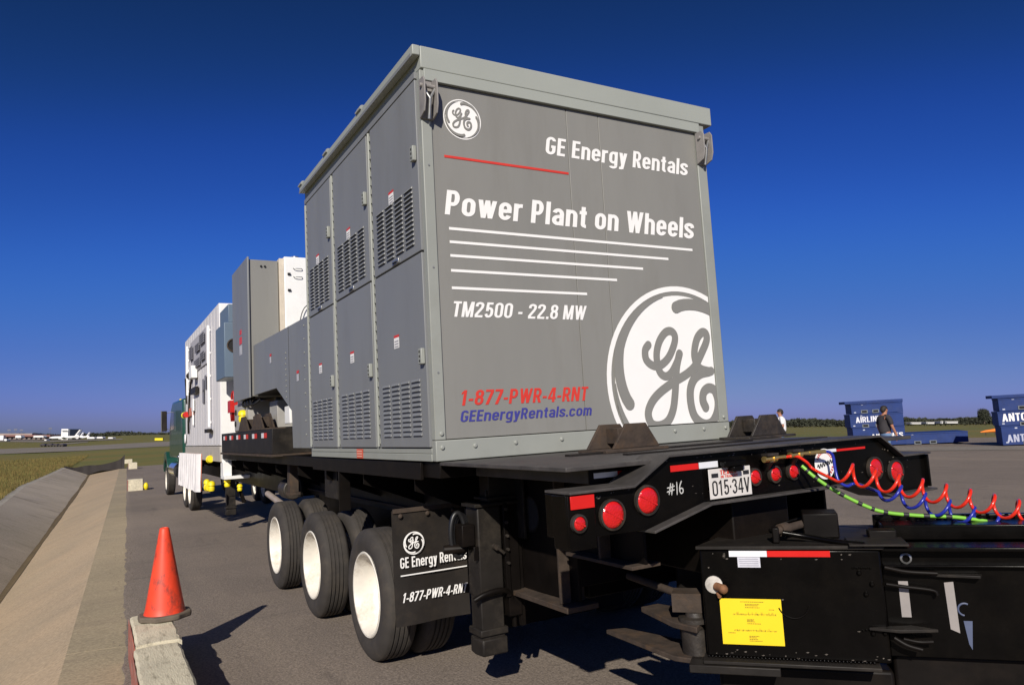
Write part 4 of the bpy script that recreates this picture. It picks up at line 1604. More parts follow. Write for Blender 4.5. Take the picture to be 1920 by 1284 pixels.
lettering('company_lettering', PRINT_WHITE, [('GE Energy Rentals', 1.125, 2.742, 4.139, 0.158, dict(shear=0.16, w=0.18, t=0.15))])
lettering('slogan_lettering', PRINT_WHITE, [('Power Plant on Wheels', 0.165, 2.755, 3.525, 0.198, dict(shear=0.15, w=0.185, t=0.155))])
lettering('model_lettering', PRINT_WHITE, [('TM2500 - 22.8 MW', 0.183, 1.447, 2.725, 0.121, dict(shear=0.22))])
lettering('phone_lettering', PRINT_RED, [('1-877-PWR-4-RNT', 0.211, 1.409, 2.048, 0.115, dict(shear=0.22))])
lettering('web_lettering', PRINT_BLUE, [('GEEnergyRentals.com', 0.211, 1.436, 1.925, 0.085, dict(shear=0.22))])
for nm, m, x0, x1, z0, z1 in (('red_rule', PRINT_RED, 0.184, 1.351, 3.984, 4.004), ('white_rule', PRINT_WHITE, 0.196, 2.704, 3.405, 3.427),
                              ('white_rule', PRINT_WHITE, 0.196, 2.398, 3.300, 3.321), ('white_rule', PRINT_WHITE, 0.196, 2.091, 3.192, 3.213),
                              ('white_rule', PRINT_WHITE, 0.196, 1.789, 3.075, 3.096), ('white_rule', PRINT_WHITE, 0.196, 1.459, 2.939, 2.96)):
    mb = MB()
    mb.add([py(x0, z0), py(x1, z0), py(x1, z1), py(x0, z1)], [(0, 1, 2, 3)])
    obj(nm, mb, m, en)


def emblem(cx, cz, rad, clip=False):
    for nm, (v2, f2), m, yy_ in (('emblem_ground', (gv, gf), PRINT_WHITE, -0.0015), ('emblem_script', (sv, sf), PRINT_GREY, -0.0035)):
        mb = MB()
        mb.add([(cx + p[0] * rad, yy_ - (0.000004 * k_ if nm == 'emblem_script' else 0), cz + p[1] * rad) for k_, p in enumerate(v2)], f2)
        me = mesh_of(nm, mb, m)
        if clip:
            clip_mesh(me, (2.848, 0, 0), (1, 0, 0))
            clip_mesh(me, (0, 0, 1.807), (0, 0, -1))
        me.transform(enb.inverted())
        obj(nm, me, m, en)


emblem(0.3576, 4.3175, 0.166)
emblem(2.473, 2.1895, 0.869, True)

# ================================================================== THINGS AHEAD OF THE ENCLOSURE
# low duct housing with an arched foot
t = thing('duct_housing', 'low grey sheet-metal duct housing with a cut-away foot ahead of the tall enclosure', 'equipment housing', (0.8, 5.2, 1.7))
poly = [(3.60, 1.74), (4.50, 1.74), (4.53, 2.21), (5.42, 2.56), (7.06, 2.56), (7.06, 3.345), (3.60, 3.29)]
mb = MB()
mb.prism(poly, 0.0, 0.03, 'x')
obj('side_sheet', mb, GREYD, t, bev=0.003)
mb = MB()
mb.prism([(3.60, 3.30), (7.06, 3.355), (7.06, 3.33), (3.60, 3.27)], 0.031, 2.7, 'x')
obj('top_sheet', mb, GREYL, t)
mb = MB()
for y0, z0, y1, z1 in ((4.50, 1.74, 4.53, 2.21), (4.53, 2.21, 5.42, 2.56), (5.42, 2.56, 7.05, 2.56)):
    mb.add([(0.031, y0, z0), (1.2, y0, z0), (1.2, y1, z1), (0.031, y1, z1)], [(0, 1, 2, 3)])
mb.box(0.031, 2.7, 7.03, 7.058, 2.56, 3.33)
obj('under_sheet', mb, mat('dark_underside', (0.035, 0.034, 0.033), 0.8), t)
for yy_ in (3.95, 4.95, 5.95):
    mb = MB()
    for k in range(9):
        z = (2.4 if yy_ > 4.6 else 1.9) + k * ((3.2 - (2.62 if yy_ > 4.6 else 1.9)) / 8)
        mb.cyl((-0.001, yy_ - 0.15, min(z, 3.25)), (-0.008, yy_ - 0.15, min(z, 3.25)), 0.011, 8)
    if yy_ < 5:
        obj('rivets', mb, GREYL, t)
mb = MB()
mb.box(-0.003, -0.0005, 4.62, 4.625, 2.24, 3.31)
pieces('sheet_seam', mb, SLOT, t)
for yy_, zz in ((5.75, 3.0), (4.15, 2.62)):
    mb = MB()
    mb.add([(-0.004, yy_ - 0.06, zz - 0.06), (-0.004, yy_ + 0.06, zz - 0.06), (-0.004, yy_ + 0.06, zz + 0.03), (-0.004, yy_ - 0.06, zz + 0.03)], [(0, 1, 2, 3)])
    mb.mi = 1
    mb.add([(-0.004, yy_ - 0.06, zz + 0.035), (-0.004, yy_ + 0.06, zz + 0.035), (-0.004, yy_ + 0.06, zz + 0.07), (-0.004, yy_ - 0.06, zz + 0.07)], [(0, 1, 2, 3)])
    obj('warning_label', mb, [mat('label_grey', (0.45, 0.45, 0.48), 0.5), PRINT_RED], t)

# tall cabinet
t = thing('control_cabinet', 'tall narrow plain grey control cabinet standing ahead of the duct housing', 'cabinet', (0.25, 7.8, 2.0))
mb = MB()
mb.box(-0.03, 0.43, 7.17, 8.62, 2.55, 4.765)
obj('body', mb, GREY, t, bev=0.01)
mb = MB()
mb.box(-0.062, -0.032, 7.13, 8.64, 2.53, 4.80)
obj('door', mb, GREYD, t, bev=0.006)
mb = MB()
for xx in (0.16, 0.22):
    mb.lathe([(7.168, 0.018), (7.15, 0.016), (7.148, 0.001)], 10, (xx, 0, 4.66), 'y', cap=False)
pieces('knockouts', mb, SLOT, t)
mb = MB()
mb.tube(spline([(0.15, 7.165, 3.37), (0.17, 7.10, 3.34), (0.22, 7.09, 3.35), (0.40, 7.10, 3.39)], 6), 0.014, 8)
obj('grab_handle', mb, STEEL, t, smooth=60)
mb = MB()
mb.box(-0.065, -0.0625, 7.72, 7.95, 3.46, 3.58)
mb.box(-0.065, -0.0625, 7.74, 7.92, 3.62, 3.70)
pieces('red_sign', mb, PRINT_RED, t)
mb = MB()
mb.box(-0.065, -0.0625, 7.72, 7.95, 3.28, 3.44)
pieces('white_sign', mb, mat('label_grey', (0.45, 0.45, 0.48), 0.5), t)

t = thing('white_module', 'tall bright white equipment module with small handles behind the grey cabinet', 'equipment module', (1.6, 8.6, 2.0))
mb = MB()
mb.box(0.515, 2.7, 7.10, 10.2, 1.9, 4.83)
obj('body', mb, WHITE, t, bev=0.015)
mb = MB()
mb.box(0.44, 0.513, 7.12, 10.2, 1.9, 4.80)
pieces('side_frame', mb, mat('cream_frame', (0.6, 0.53, 0.43), 0.6), t, bev=0.004)
mb = MB()
for x0, x1, z in ((0.66, 0.80, 4.50), (0.66, 0.80, 4.64)):
    mb.tube(spline([(x0, 7.098, z), (x0 + 0.02, 7.06, z - 0.01), (x1 - 0.02, 7.06, z - 0.01), (x1, 7.098, z)], 5), 0.007, 6)
pieces('handle', mb, STEEL, t, smooth=60)
mb = MB()
for z in (4.54, 4.27):
    mb.box(0.565, 0.61, 7.07, 7.098, z - 0.015, z + 0.015)
pieces('latch', mb, SLOT, t)
mb = MB()
mb.cyl((0.74, 7.3, 4.83), (0.74, 7.3, 4.88), 0.06, 14)
obj('roof_vent', mb, STEEL, t, smooth=40)
mb = MB()
mb.tube(spline([(0.90, 7.06, 4.05), (0.80, 7.04, 3.95), (0.74, 7.04, 3.75), (0.72, 7.06, 3.4)], 6), 0.008, 6)
obj('cable', mb, PRINT_BLACK, t, smooth=60)

t = thing('blue_grey_cabinet', 'small slate blue cabinet with a round port between white container and grey cabinet', 'cabinet', (0.1, 9.8, 2.6))
mb = MB()
mb.box(-0.11, 0.5, 9.3, 10.4, 3.03, 4.05)
mb.box(-0.03, 0.5, 9.32, 10.38, 4.05, 4.40)
obj('body', mb, BLUECAB, t, bev=0.012)
mb = MB()
mb.lathe([(9.297, 0.13), (9.28, 0.13), (9.275, 0.11), (9.29, 0.1)], 20, (0.06, 0, 3.62), 'y', cap=False)
mb.mi = 1
mb.lathe([(9.292, 0.1), (9.292, 0.001)], 20, (0.06, 0, 3.62), 'y', cap=False)
obj('round_port', mb, [RUST, SLOT], t)

# machinery under the cabinet
t = thing('terminal_box', 'pale terminal box with cables under the tall grey cabinet', 'electrical box', (0.3, 8.5, 2.0))
mb = MB()
mb.box(0.02, 0.45, 7.7, 9.1, 2.03, 2.5)
mb.box(0.2, 0.6, 6.35, 6.9, 2.03, 2.44)
pieces('box_body', mb, mat('pale_grey_paint', (0.36, 0.35, 0.33), 0.5, var=0.08), t, bev=0.01)
mb = MB()
mb.box(0.5, 1.2, 5.6, 6.9, 2.01, 2.5)
mb.box(0.35, 0.42, 7.1, 7.2, 2.03, 2.53)
pieces('pump_block', mb, mat('dusty_slate_paint', (0.07, 0.08, 0.085), 0.6, var=0.2), t, bev=0.01)
mb = MB()
for k in range(4):
    y = 7.3 + 0.25 * k
    mb.tube(spline([(0.05, y, 2.54), (-0.02, y - 0.05, 2.48), (0.0, y - 0.15, 2.42), (0.1, y - 0.25, 2.5)], 6), 0.02, 8)
pieces('cables', mb, mat('black_hose', (0.02, 0.02, 0.024), 0.25), t, smooth=60)
mb = MB()
for yy_, zz in ((7.9, 2.2), (8.9, 2.36), (8.95, 2.16)):
    mb.cyl((0.019, yy_, zz), (0.0, yy_, zz), 0.05, 12)
pieces('ports', mb, SLOT, t)
mb = MB()
mb.box(0.1, 0.16, 5.1, 5.4, 2.06, 2.3)
obj('small_white_box', mb, WHITE, t, bev=0.01)

# white container
t = thing('white_container', 'large white ribbed equipment container with dark vents, farthest along the trailer', 'container', (1.5, 14, 1.7))
mb = MB()
mb.box(0.0, 2.9, 10.74, 17.2, 1.78, 4.66)
obj('body', mb, WHITE2, t, bev=0.012)
mb = MB()
mb.box(0.02, 2.9, 10.722, 10.738, 1.45, 4.64)
obj('end_panel', mb, WHITE, t, bev=0.004)
mb = MB()
mb.box(-0.012, 2.9, 10.74, 17.2, 1.46, 1.765)
pieces('base_frame', mb, mat('tan_grey_paint', (0.42, 0.385, 0.34), 0.6, var=0.1), t, bev=0.006)
for k in range(14):
    y = 10.9 + k * 0.47
    mb = MB()
    mb.box(-0.006, -0.001, y, y + 0.10, 1.80, 4.62)
    obj('side_rib', mb, WHITE2, t, bev=0.002)
mb = MB()
mb.box(-0.03, -0.0065, 12.5, 15.6, 3.60, 4.42)
vent = obj('vent_panel', mb, mat('vent_frame', (0.42, 0.41, 0.44), 0.6, var=0.05), t, bev=0.004)
vm = mat('vent_dark', (0.17, 0.17, 0.20), 0.7)
mb = MB()
for (y0, y1, z0, z1) in ((12.6, 13.4, 4.1, 4.38), (12.6, 13.3, 3.72, 3.95), (13.5, 14.3, 4.02, 4.26), (13.4, 14.5, 3.66, 3.88), (14.6, 15.5, 3.63, 3.82), (14.9, 15.5, 3.95, 4.35)):
    n = int((z1 - z0) / 0.05)
    for k in range(n):
        mb.box(-0.075, -0.0555, y0, y1, z0 + k * 0.05, z0 + k * 0.05 + 0.032)
pieces('vent_slats', mb, vm, vent)
mb = MB()
for y, z0, z1 in ((11.88, 2.18, 4.36), (16.06, 3.1, 4.4)):
    mb.cyl((-0.06, y, z0), (-0.06, y, z1), 0.032, 10)
    for z in np.linspace(z0 + 0.1, z1 - 0.1, 5):
        mb.box(-0.07, -0.02, y - 0.03, y + 0.03, z - 0.02, z + 0.02)
pieces('conduit', mb, WHITE, t, smooth=40)
mb = MB()
mb.cyl((-0.05, 12.02, 2.1), (-0.05, 11.7, 2.1), 0.03, 8)
mb.box(-0.12, -0.03, 11.7, 12.2, 2.06, 2.14)
obj('conduit_end', mb, BLACKD, t)
mb = MB()
mb.box(-0.16, -0.024, 14.2, 14.75, 3.42, 3.72)
obj('junction_box', mb, WHITE, t, bev=0.01)
mb = MB()
mb.ball((-0.06, 15.4, 3.56), 0.10, 12)
mb.tube(spline([(-0.04, 15.3, 3.5), (-0.05, 15.6, 3.2), (-0.04, 15.9, 2.9), (-0.05, 16.0, 2.4), (-0.04, 16.1, 2.1)], 6), 0.025, 8)
mb.tube(spline([(-0.03, 16.9, 3.6), (-0.04, 16.7, 3.4), (-0.04, 16.6, 3.1), (-0.03, 16.6, 2.9)], 6), 0.02, 8)
mb.box(-0.1, -0.024, 14.0, 15.0, 3.05, 3.2)
obj('side_piping', mb, BLACKD, t, smooth=40)
mb = MB()
mb.box(-0.06, -0.024, 14.9, 15.2, 2.65, 2.95)
mb.box(-0.06, -0.024, 15.0, 15.1, 2.3, 2.65)
pieces('white_sign', mb, WHITE, t)
mb = MB()
mb.box(-0.045, -0.024, 15.0, 16.0, 2.55, 2.75)
pieces('red_sign', mb, mat('faded_red', (0.6, 0.2, 0.13), 0.6), t)
mb = MB()
for y0, z0 in ((13.0, 3.0), (12.6, 3.05), (13.0, 2.75)):
    mb.box(-0.03, -0.0235, y0, y0 + 0.25, z0, z0 + 0.3)
pieces('small_vents', mb, vm, t)
mb = MB()
mb.lathe([(-0.03, 0.13), (-0.05, 0.12), (-0.06, 0.001)], 18, (0, 17.0, 1.98), 'x', cap=False)
obj('round_cover', mb, WHITE, t, smooth=40)
mb = MB()
mb.box(0.02, 0.18, 10.55, 10.9, 1.18, 1.45)
mb.box(0.02, 0.5, 10.4, 10.9, 1.12, 1.18)
obj('corner_foot', mb, WHITE, t, bev=0.006)

# hanging white curtain below the container: separate strips
cu = thing('strip_curtain', 'white pleated strip curtain hanging below the white container', 'curtain', (0.0, 15.7, 0.7))
n = 9
for k in range(n):
    y0 = 13.6 + k * (17.95 - 13.6) / n
    y1 = y0 + (17.95 - 13.6) / n - 0.02
    mb = MB()
    vs, fs = [], []
    for j in range(5):
        z = 1.60 - 0.88 * j / 4
        for i in range(4):
            vs.append((-0.03 - 0.10 * math.sin(math.pi * i / 3) - 0.01 * j * random.random(), y0 + (y1 - y0) * i / 3 + 0.02 * j, z))
    fs = [(j * 4 + i, j * 4 + i + 1, (j + 1) * 4 + i + 1, (j + 1) * 4 + i) for j in range(4) for i in range(3)]
    mb.add(vs, fs)
    obj('strip', mb, mat('curtain_white', (0.86, 0.83, 0.82), 0.6, var=0.06), cu, smooth=60)
mb = MB()
for k in range(n):
    y0 = 13.56 + k * (17.95 - 13.6) / n
    mb.tube([(-0.02, y0, 1.6), (-0.035, y0 + 0.08, 0.74)], 0.008, 6)
pieces('red_piping', mb, mat('faded_red', (0.6, 0.2, 0.13), 0.6), cu)

# yellow caps on the pipe ends
for lab, c, ax, s in (('yellow protective cap on red valve, highest on white container side', (-0.10, 16.45, 2.6), 'y', 0.75),
                      ('yellow protective cap under lower edge of white container', (-0.05, 11.9, 1.5), 'y', 0.75),
                      ('large lumpy pair of yellow caps beside foot of strip curtain', (-0.02, 12.5, 0.88), 'y', 0.8),
                      ('yellow cap left of the black front landing leg', (0.1, 10.6, 1.05), 'z', 0.6),
                      ('small yellow cap right of the black front landing leg', (0.3, 10.4, 0.95), 'z', 0.5),
                      ('yellow cap on the pale terminal box under grey cabinet', (-0.01, 8.05, 2.27), 'z', 0.75)):
    mb = MB()
    prof = [(-0.13 * s, 0.001), (-0.13 * s, 0.085 * s), (-0.06 * s, 0.10 * s), (0.0, 0.085 * s), (0.02 * s, 0.11 * s), (0.09 * s, 0.10 * s), (0.13 * s, 0.06 * s), (0.14 * s, 0.001)]
    mb.lathe(prof, 14, c, ax, cap=False)
    if 'lumpy' in lab:
        mb.lathe([(a, r * 0.9) for a, r in prof], 14, (c[0] + 0.05, c[1] - 0.16, c[2] + 0.03), 'z', cap=False)
        mb.lathe([(a, r * 0.8) for a, r in prof], 14, (c[0], c[1] + 0.2, c[2] + 0.06), 'z', cap=False)
    solo('protective_cap', mb, YEL, lab, 'cap', c, smooth=40, group='yellow caps on pipe ends')
mb = MB()
mb.cyl((-0.10, 15.95, 2.6), (-0.10, 16.25, 2.6), 0.075, 14)
mb.cyl((-0.1, 16.1, 2.6), (0.0, 16.1, 2.6), 0.06, 10)
solo('valve', mb, REDP, 'red valve body on the side of the white container', 'valve', (-0.1, 16.1, 2.6), smooth=40)
mb = MB()
mb.box(-0.03, 0.10, 9.25, 9.55, 2.38, 2.60)
mb.tube(spline([(0.05, 9.3, 2.60), (0.05, 9.33, 2.74), (0.05, 9.5, 2.76), (0.05, 9.6, 2.64)], 6), 0.018, 8)
mb.prism([(9.27, 2.378), (9.5, 2.378), (9.42, 2.22)], 0.0, 0.07, 'x')
solo('fire_box', mb, REDP, 'red box with a looped black hose beside the white container corner', 'box', (0.05, 9.45, 2.35), smooth=40)

# ================================================================== GREEN TRUCK
t = thing('green_truck', 'dark green truck tractor with a tall mirror at the far end of the trailer', 'truck', (1.5, 24, 0))
XT = 0.28
mb = MB()
mb.prism([(21.0, 1.35), (25.9, 1.35), (25.9, 2.35), (25.2, 3.15), (24.6, 3.36), (21.0, 3.30)], XT, XT + 2.4, 'x')
cab = obj('cab', mb, GREEN_TRUCK, t, bev=0.08, seg=3)
mb = MB()
mb.prism([(25.88, 1.2), (28.6, 1.2), (28.6, 1.95), (25.88, 2.25)], XT + 0.35, XT + 2.05, 'x')
obj('hood', mb, GREEN_TRUCK, t, bev=0.08, seg=3)
mb = MB()
mb.prism([(26.6, 0.95), (26.8, 1.3), (27.3, 1.55), (28.0, 1.5), (28.5, 1.1), (28.6, 0.75), (28.3, 0.75), (28.1, 1.1), (27.6, 1.3), (27.1, 1.15), (26.9, 0.8)], XT - 0.02, XT + 0.4, 'x')
mb.prism([(26.6, 0.95), (26.8, 1.3), (27.3, 1.55), (28.0, 1.5), (28.5, 1.1), (28.6, 0.75), (28.3, 0.75), (28.1, 1.1), (27.6, 1.3), (27.1, 1.15), (26.9, 0.8)], XT + 2.0, XT + 2.42, 'x')
pieces('fender', mb, GREEN_TRUCK, t, bev=0.02)
mb = MB()
mb.box(XT - 0.004, XT - 0.001, 24.0, 25.2, 2.35, 3.0)
obj('side_window', mb, GLASS, t)
mb = MB()
mb.box(XT + 0.3, XT + 2.1, 20.99, 20.995, 2.4, 3.0)
obj('rear_window', mb, GLASS, t)
mb = MB()
mb.box(XT - 0.33, XT - 0.15, 24.95, 25.05, 2.32, 3.06)
mir = obj('mirror', mb, BLACKD, t, bev=0.02)
mb = MB()
mb.tube([(XT - 0.15, 25.0, 2.98), (XT, 25.0, 3.02)], 0.012, 6)
mb.tube([(XT - 0.15, 25.0, 2.4), (XT, 25.0, 2.36)], 0.012, 6)
mb.box(XT - 0.35, XT - 0.334, 24.94, 25.06, 2.3, 3.08)
obj('mirror_arm', mb, STEEL, mir)
mb = MB()
mb.cyl((XT + 0.3, 20.6, 1.3), (XT + 0.3, 20.6, 3.42), 0.06, 12)
obj('exhaust_stack', mb, CHROME, t, smooth=40)
mb = MB()
mb.cyl((XT + 0.12, 22.6, 0.95), (XT + 0.12, 24.6, 0.95), 0.27, 20)
obj('fuel_tank', mb, CHROME, t, smooth=40)
mb = MB()
mb.box(XT + 0.7, XT + 0.8, 17.8, 28.2, 0.85, 1.05)
mb.box(XT + 1.6, XT + 1.7, 17.8, 28.2, 0.85, 1.05)
mb.box(XT + 0.1, XT + 2.3, 28.5, 28.8, 0.55, 0.95)
pieces('frame', mb, BLACK, t, bev=0.01)
mb = MB()
mb.lathe([(3.34, 0.05), (3.44, 0.045), (3.46, 0.001)], 10, (XT + 0.25, 24.2, 0), 'z', cap=False)
obj('roof_marker', mb, YEL, t, smooth=40)
mb = MB()
mb.ball((XT - 0.03, 21.2, 1.45), 0.07, 10)
mb.ball((XT - 0.03, 21.9, 1.42), 0.05, 10)
pieces('work_lamp', mb, CHROME, t, smooth=60)
tb2 = list(t['base'])
for y in (19.2, 20.6):
    add_wheel(t, XT, y, -1, tb2)
    add_wheel(t, XT + 2.4, y, 1, tb2)
add_wheel(t, XT, 27.5, -1, tb2)
add_wheel(t, XT + 2.4, 27.5, 1, tb2)

# ================================================================== CONE AND TIMBERS
TIMB = mat('weathered_white_timber', (0.64, 0.58, 0.43), 0.9, var=0.2, scale=3, dirt=(0.12, 0.095, 0.06), dirt_amt=0.85, dirt_scale=6, bump=0.5, bscale=30, stretch=(3, 0.6, 3))
TIMR = mat('red_painted_timber', (0.36, 0.12, 0.085), 0.85, var=0.3, scale=5, dirt=(0.4, 0.33, 0.27), dirt_amt=0.8, dirt_scale=6, bump=0.3, stretch=(1, 0.3, 3))


K = 1.0741


def kx(x):
    return -2.26 + (x + 2.26) * K


def ky(y):
    return -5.035 + (y + 5.035) * K


def timber(nm, x0, x1, y0, y1, z1, lab, jag=0.02, loc=None, side=True):
    t = thing(nm, lab, 'timber', ((x0 + x1) / 2, (y0 + y1) / 2, -0.14), group='timbers along the apron edge')
    mb = MB()
    ny = max(2, int((y1 - y0) / 0.12))
    vs = []
    for j in range(ny + 1):
        y = y0 + (y1 - y0) * j / ny
        a = random.uniform(-1, 1) * jag * 0.25
        b = random.uniform(-1, 1) * jag * 0.35
        c = random.uniform(-1, 1) * jag * 0.3
        vs += [(x0 + a, y, -0.14), (x0 + a, y, z1 - 0.012 + c), (x0 + 0.02 + a, y, z1 + c), ((x0 + x1) / 2, y, z1 + 0.006 + c), (x1 - 0.02 + b, y, z1 + c), (x1 + b, y, z1 - 0.015 + c), (x1 + b, y, -0.14)]
    fs = [(j * 7 + i, j * 7 + i + 1, j * 7 + i + 8, j * 7 + i + 7) for j in range(ny) for i in range(6)]
    fs += [tuple(range(7)), tuple(ny * 7 + k for k in range(6, -1, -1))]
    mb.add(vs, fs)
    obj('beam', mb, TIMB, t, smooth=25)
    if side:
        mb = MB()
        mb.box(x0 - 0.016, x0 - 0.006, y0 + 0.01, y1 - 0.01, -0.125, z1 - 0.02)
        obj('painted_face', mb, TIMR, t, bev=0.003)
    return t


HB = 0.36 * K - 0.14
timber('timber_beam', kx(-1.925), kx(-1.605), ky(-2.2), ky(1.42), HB, 'long cracked white timber beam in the near foreground along the apron edge', 0.014)
timber('timber_beam', kx(-1.905), kx(-1.585), ky(1.45), ky(2.60), HB + 0.012, 'short weathered timber block under the orange traffic cone', 0.022)
hb = MB()
for k in range(16):
    pass
p = hit(253, 919)
timber('timber_block', p.x - 0.3, p.x + 0.3, p.y - 0.3, p.y + 0.4, 0.36, 'stacked pale timber block beside a small yellow bag, middle of the road edge', 0.05)
mb = MB()
mb.ball((p.x + 0.42, p.y - 0.25, 0.02), 0.13, 10, (0.8, 0.8, 1.3))
solo('yellow_bag', mb, YEL, 'small yellow bag on the ground against the stacked timber block', 'bag', (p.x + 0.42, p.y - 0.25, -0.14), smooth=60)
p2 = hit(247, 879)
timber('timber_block', p2.x - 0.25, p2.x + 0.35, p2.y, p2.y + 0.5, 0.5, 'pale grey timber block, second farthest on the road edge', 0.05)
p3 = hit(239, 868)
timber('timber_block', p3.x - 0.45, p3.x + 0.4, p3.y, p3.y + 0.5, 0.55, 'reddish timber block farthest away at the end of the ditch', 0.05)

t = thing('traffic_cone', 'scuffed orange traffic cone with dark base standing on a timber block', 'traffic cone', (kx(-1.645), ky(2.30), HB + 0.02))
CX, CY, CZ = kx(-1.645), ky(2.30), HB + 0.02
mb = MB()
mb.prism([(CX + 0.23 * math.cos(a) * (1 - 0.05 * math.cos(8 * a)), CY + 0.23 * math.sin(a) * (1 - 0.05 * math.cos(8 * a))) for a in np.linspace(0, 2 * math.pi, 28, endpoint=False)], CZ, CZ + 0.05, 'z')
obj('base', mb, CONEB, t, bev=0.012)
mb = MB()
prof = [(0.045, 0.17), (0.06, 0.165), (0.085, 0.158), (0.10, 0.155)]
for k in range(1, 13):
    prof.append((0.10 + 0.66 * k / 12, 0.155 - 0.115 * k / 12))
prof += [(0.768, 0.036), (0.772, 0.028), (0.765, 0.024), (0.6, 0.045)]
mb.lathe([(a * K + CZ, r * K) for a, r in prof], 40, (CX, CY, 0), 'z', cap=False)
obj('body', mb, CONE, t, smooth=40)

# ================================================================== DOLLY (black coupled unit, lower right)
DQ = Vector((0.957, -1.657, 0))
DA = R(-48)
dl = thing('tow_dolly', 'glossy black steering dolly with yellow placard coupled beneath the trailer tail', 'dolly', (DQ.x, DQ.y, 0), DA)
DM = Matrix.Translation(DQ) @ Matrix.Rotation(DA, 4, 'Z')


def dobj(nm, mb, m, parent=None, split=True, **kw):
    mb.v = [tuple(DM @ Vector(p)) for p in mb.v]
    return (pieces if split and len(mb.g) < 8 else obj)(nm, mb, m, parent or dl, **kw)


mb = MB()
mb.box(0.0, 0.98, 0.0, 0.75, 0.475, 1.085)
body = dobj('face_box', mb, BLACKG, bev=0.012)
mb = MB()
mb.prism([(-0.02, -0.02), (1.0, -0.02), (1.05, 0.78), (0.25, 0.78)], 1.087, 1.108, 'z')
dobj('top_plate', mb, BLACKD, bev=0.004)
mb = MB()
mb.box(-0.02, 0.92, -0.075, 0.7, 0.452, 0.473)
mb.box(-0.10, 0.40, -0.09, 0.5, 0.405, 0.450)
dobj('bottom_flange', mb, BLACKD, bev=0.005)
mb = MB()
for k in range(46):
    x = 0.01 + 0.88 * k / 45
    mb.ball((x, -0.008, 0.479), 0.009, 6)
dobj('weld_bead', mb, BLACKG, smooth=60)
mb = MB()
mb.box(0.17, 0.381, -0.004, -0.0015, 1.045, 1.079)
dobj('white_tape', mb, TAPEW)
mb = MB()
mb.box(0.3825, 0.72, -0.004, -0.0015, 1.045, 1.079)
dobj('red_tape', mb, TAPER)
mb = MB()
mb.box(0.215, 0.341, -0.005, -0.0015, 0.985, 1.043)
cp = dobj('certificate_sticker', mb, mat('sticker_silver', (0.6, 0.6, 0.66), 0.35, var=0.1, scale=30))
mb = MB()
for k in range(4):
    mb.box(0.225, 0.331, -0.0062, -0.0055, 0.994 + 0.012 * k, 0.998 + 0.012 * k)
dobj('sticker_lines', mb, mat('sticker_ink', (0.35, 0.35, 0.4), 0.5), cp)
mb = MB()
mb.box(0.095, 0.435, -0.006, -0.0015, 0.55, 0.807)
pc = dobj('yellow_placard', mb, YELP)
ink = mat('placard_ink', (0.16, 0.11, 0.01), 0.6)
mb = MB()


def dline(x0, x1, z0, z1, jag=0):
    mb.box(x0, x1, -0.0072, -0.0066, z0, z1)


for (x0, x1, z) in ((0.21, 0.34, 0.789), (0.235, 0.315, 0.775), (0.235, 0.305, 0.768), (0.235, 0.315, 0.757), (0.24, 0.28, 0.69), (0.24, 0.275, 0.684), (0.24, 0.285, 0.678), (0.24, 0.315, 0.667),
                    (0.245, 0.30, 0.597), (0.245, 0.285, 0.589), (0.245, 0.292, 0.58), (0.245, 0.315, 0.571), (0.13, 0.17, 0.613), (0.365, 0.395, 0.747)):
    x = x0
    while x < x1:
        w = random.uniform(0.004, 0.011)
        dline(x, min(x + w, x1), z, z + 0.0035)
        x += w + 0.002
for zc in (0.715, 0.625):
    for k in range(34):
        x = 0.165 + 0.24 * k / 34
        h = random.choice((0.004, 0.010, 0.018, 0.006))
        if random.random() < 0.7:
            dline(x, x + random.uniform(0.0012, 0.004), zc, zc + h)
    dline(0.165, 0.40, zc + 0.006, zc + 0.0072)
dobj('placard_print', mb, ink, pc)
mb = MB()
mb.lathe([(0.0, 0.05), (-0.012, 0.05), (-0.016, 0.044), (-0.017, 0.001)], 20, (0.07, 0, 0.885), 'y', cap=False)
dobj('port_ring', mb, mat('chipped_pale_paint', (0.5, 0.47, 0.42), 0.6, var=0.3, scale=30), smooth=40)
mb = MB()
mb.cyl((0.085, -0.017, 0.878), (0.12, -0.06, 0.875), 0.024, 12)
mb.ball((0.125, -0.062, 0.872), 0.028, 10)
mb.cyl((0.09, -0.02, 0.84), (0.10, -0.045, 0.825), 0.012, 8)
dobj('rusty_fitting', mb, mat('orange_rust', (0.22, 0.1, 0.045), 0.8, var=0.4, scale=20), smooth=50)
mb = MB()
mb.tube([(0.50 + 0.085 * math.cos(a), -0.006, 0.79 + 0.085 * math.sin(a)) for a in np.linspace(R(200), R(350), 20)], 0.004, 6)
dobj('hose_loop', mb, BLACK, smooth=60)
# cylinder and brackets on the top plate
mb = MB()
mb.box(0.42, 0.46, 0.06, 0.12, 1.11, 1.20)
mb.box(0.60, 0.80, 0.24, 0.45, 1.11, 1.255)
mb.box(0.95, 1.10, 0.2, 0.3, 1.11, 1.16)
cy = dobj('cylinder_bracket', mb, BLACK, bev=0.008)
mb = MB()
mb.cyl((0.44, 0.09, 1.175), (0.66, 0.34, 1.195), 0.024, 12)
mb.cyl((0.465, 0.12, 1.177), (0.505, 0.165, 1.182), 0.036, 12)
dobj('cylinder', mb, RUST, cy, smooth=40)
mb = MB()
mb.tube(spline([(0.48, 0.10, 1.165), (0.62, 0.10, 1.14), (0.78, 0.04, 1.12), (0.9, -0.02, 1.115)], 6), 0.016, 8)
mb.tube(spline([(0.62, 0.5, 1.2), (0.48, 0.5, 1.16), (0.4, 0.45, 1.13), (0.52, 0.4, 1.12)], 6), 0.010, 8)
dobj('top_hoses', mb, BLACKG, smooth=60)
mb = MB()
mb.box(0.82, 1.12, -0.05, 0.2, 1.1095, 1.122)
dobj('hinge_plate', mb, BLACKD, bev=0.003)
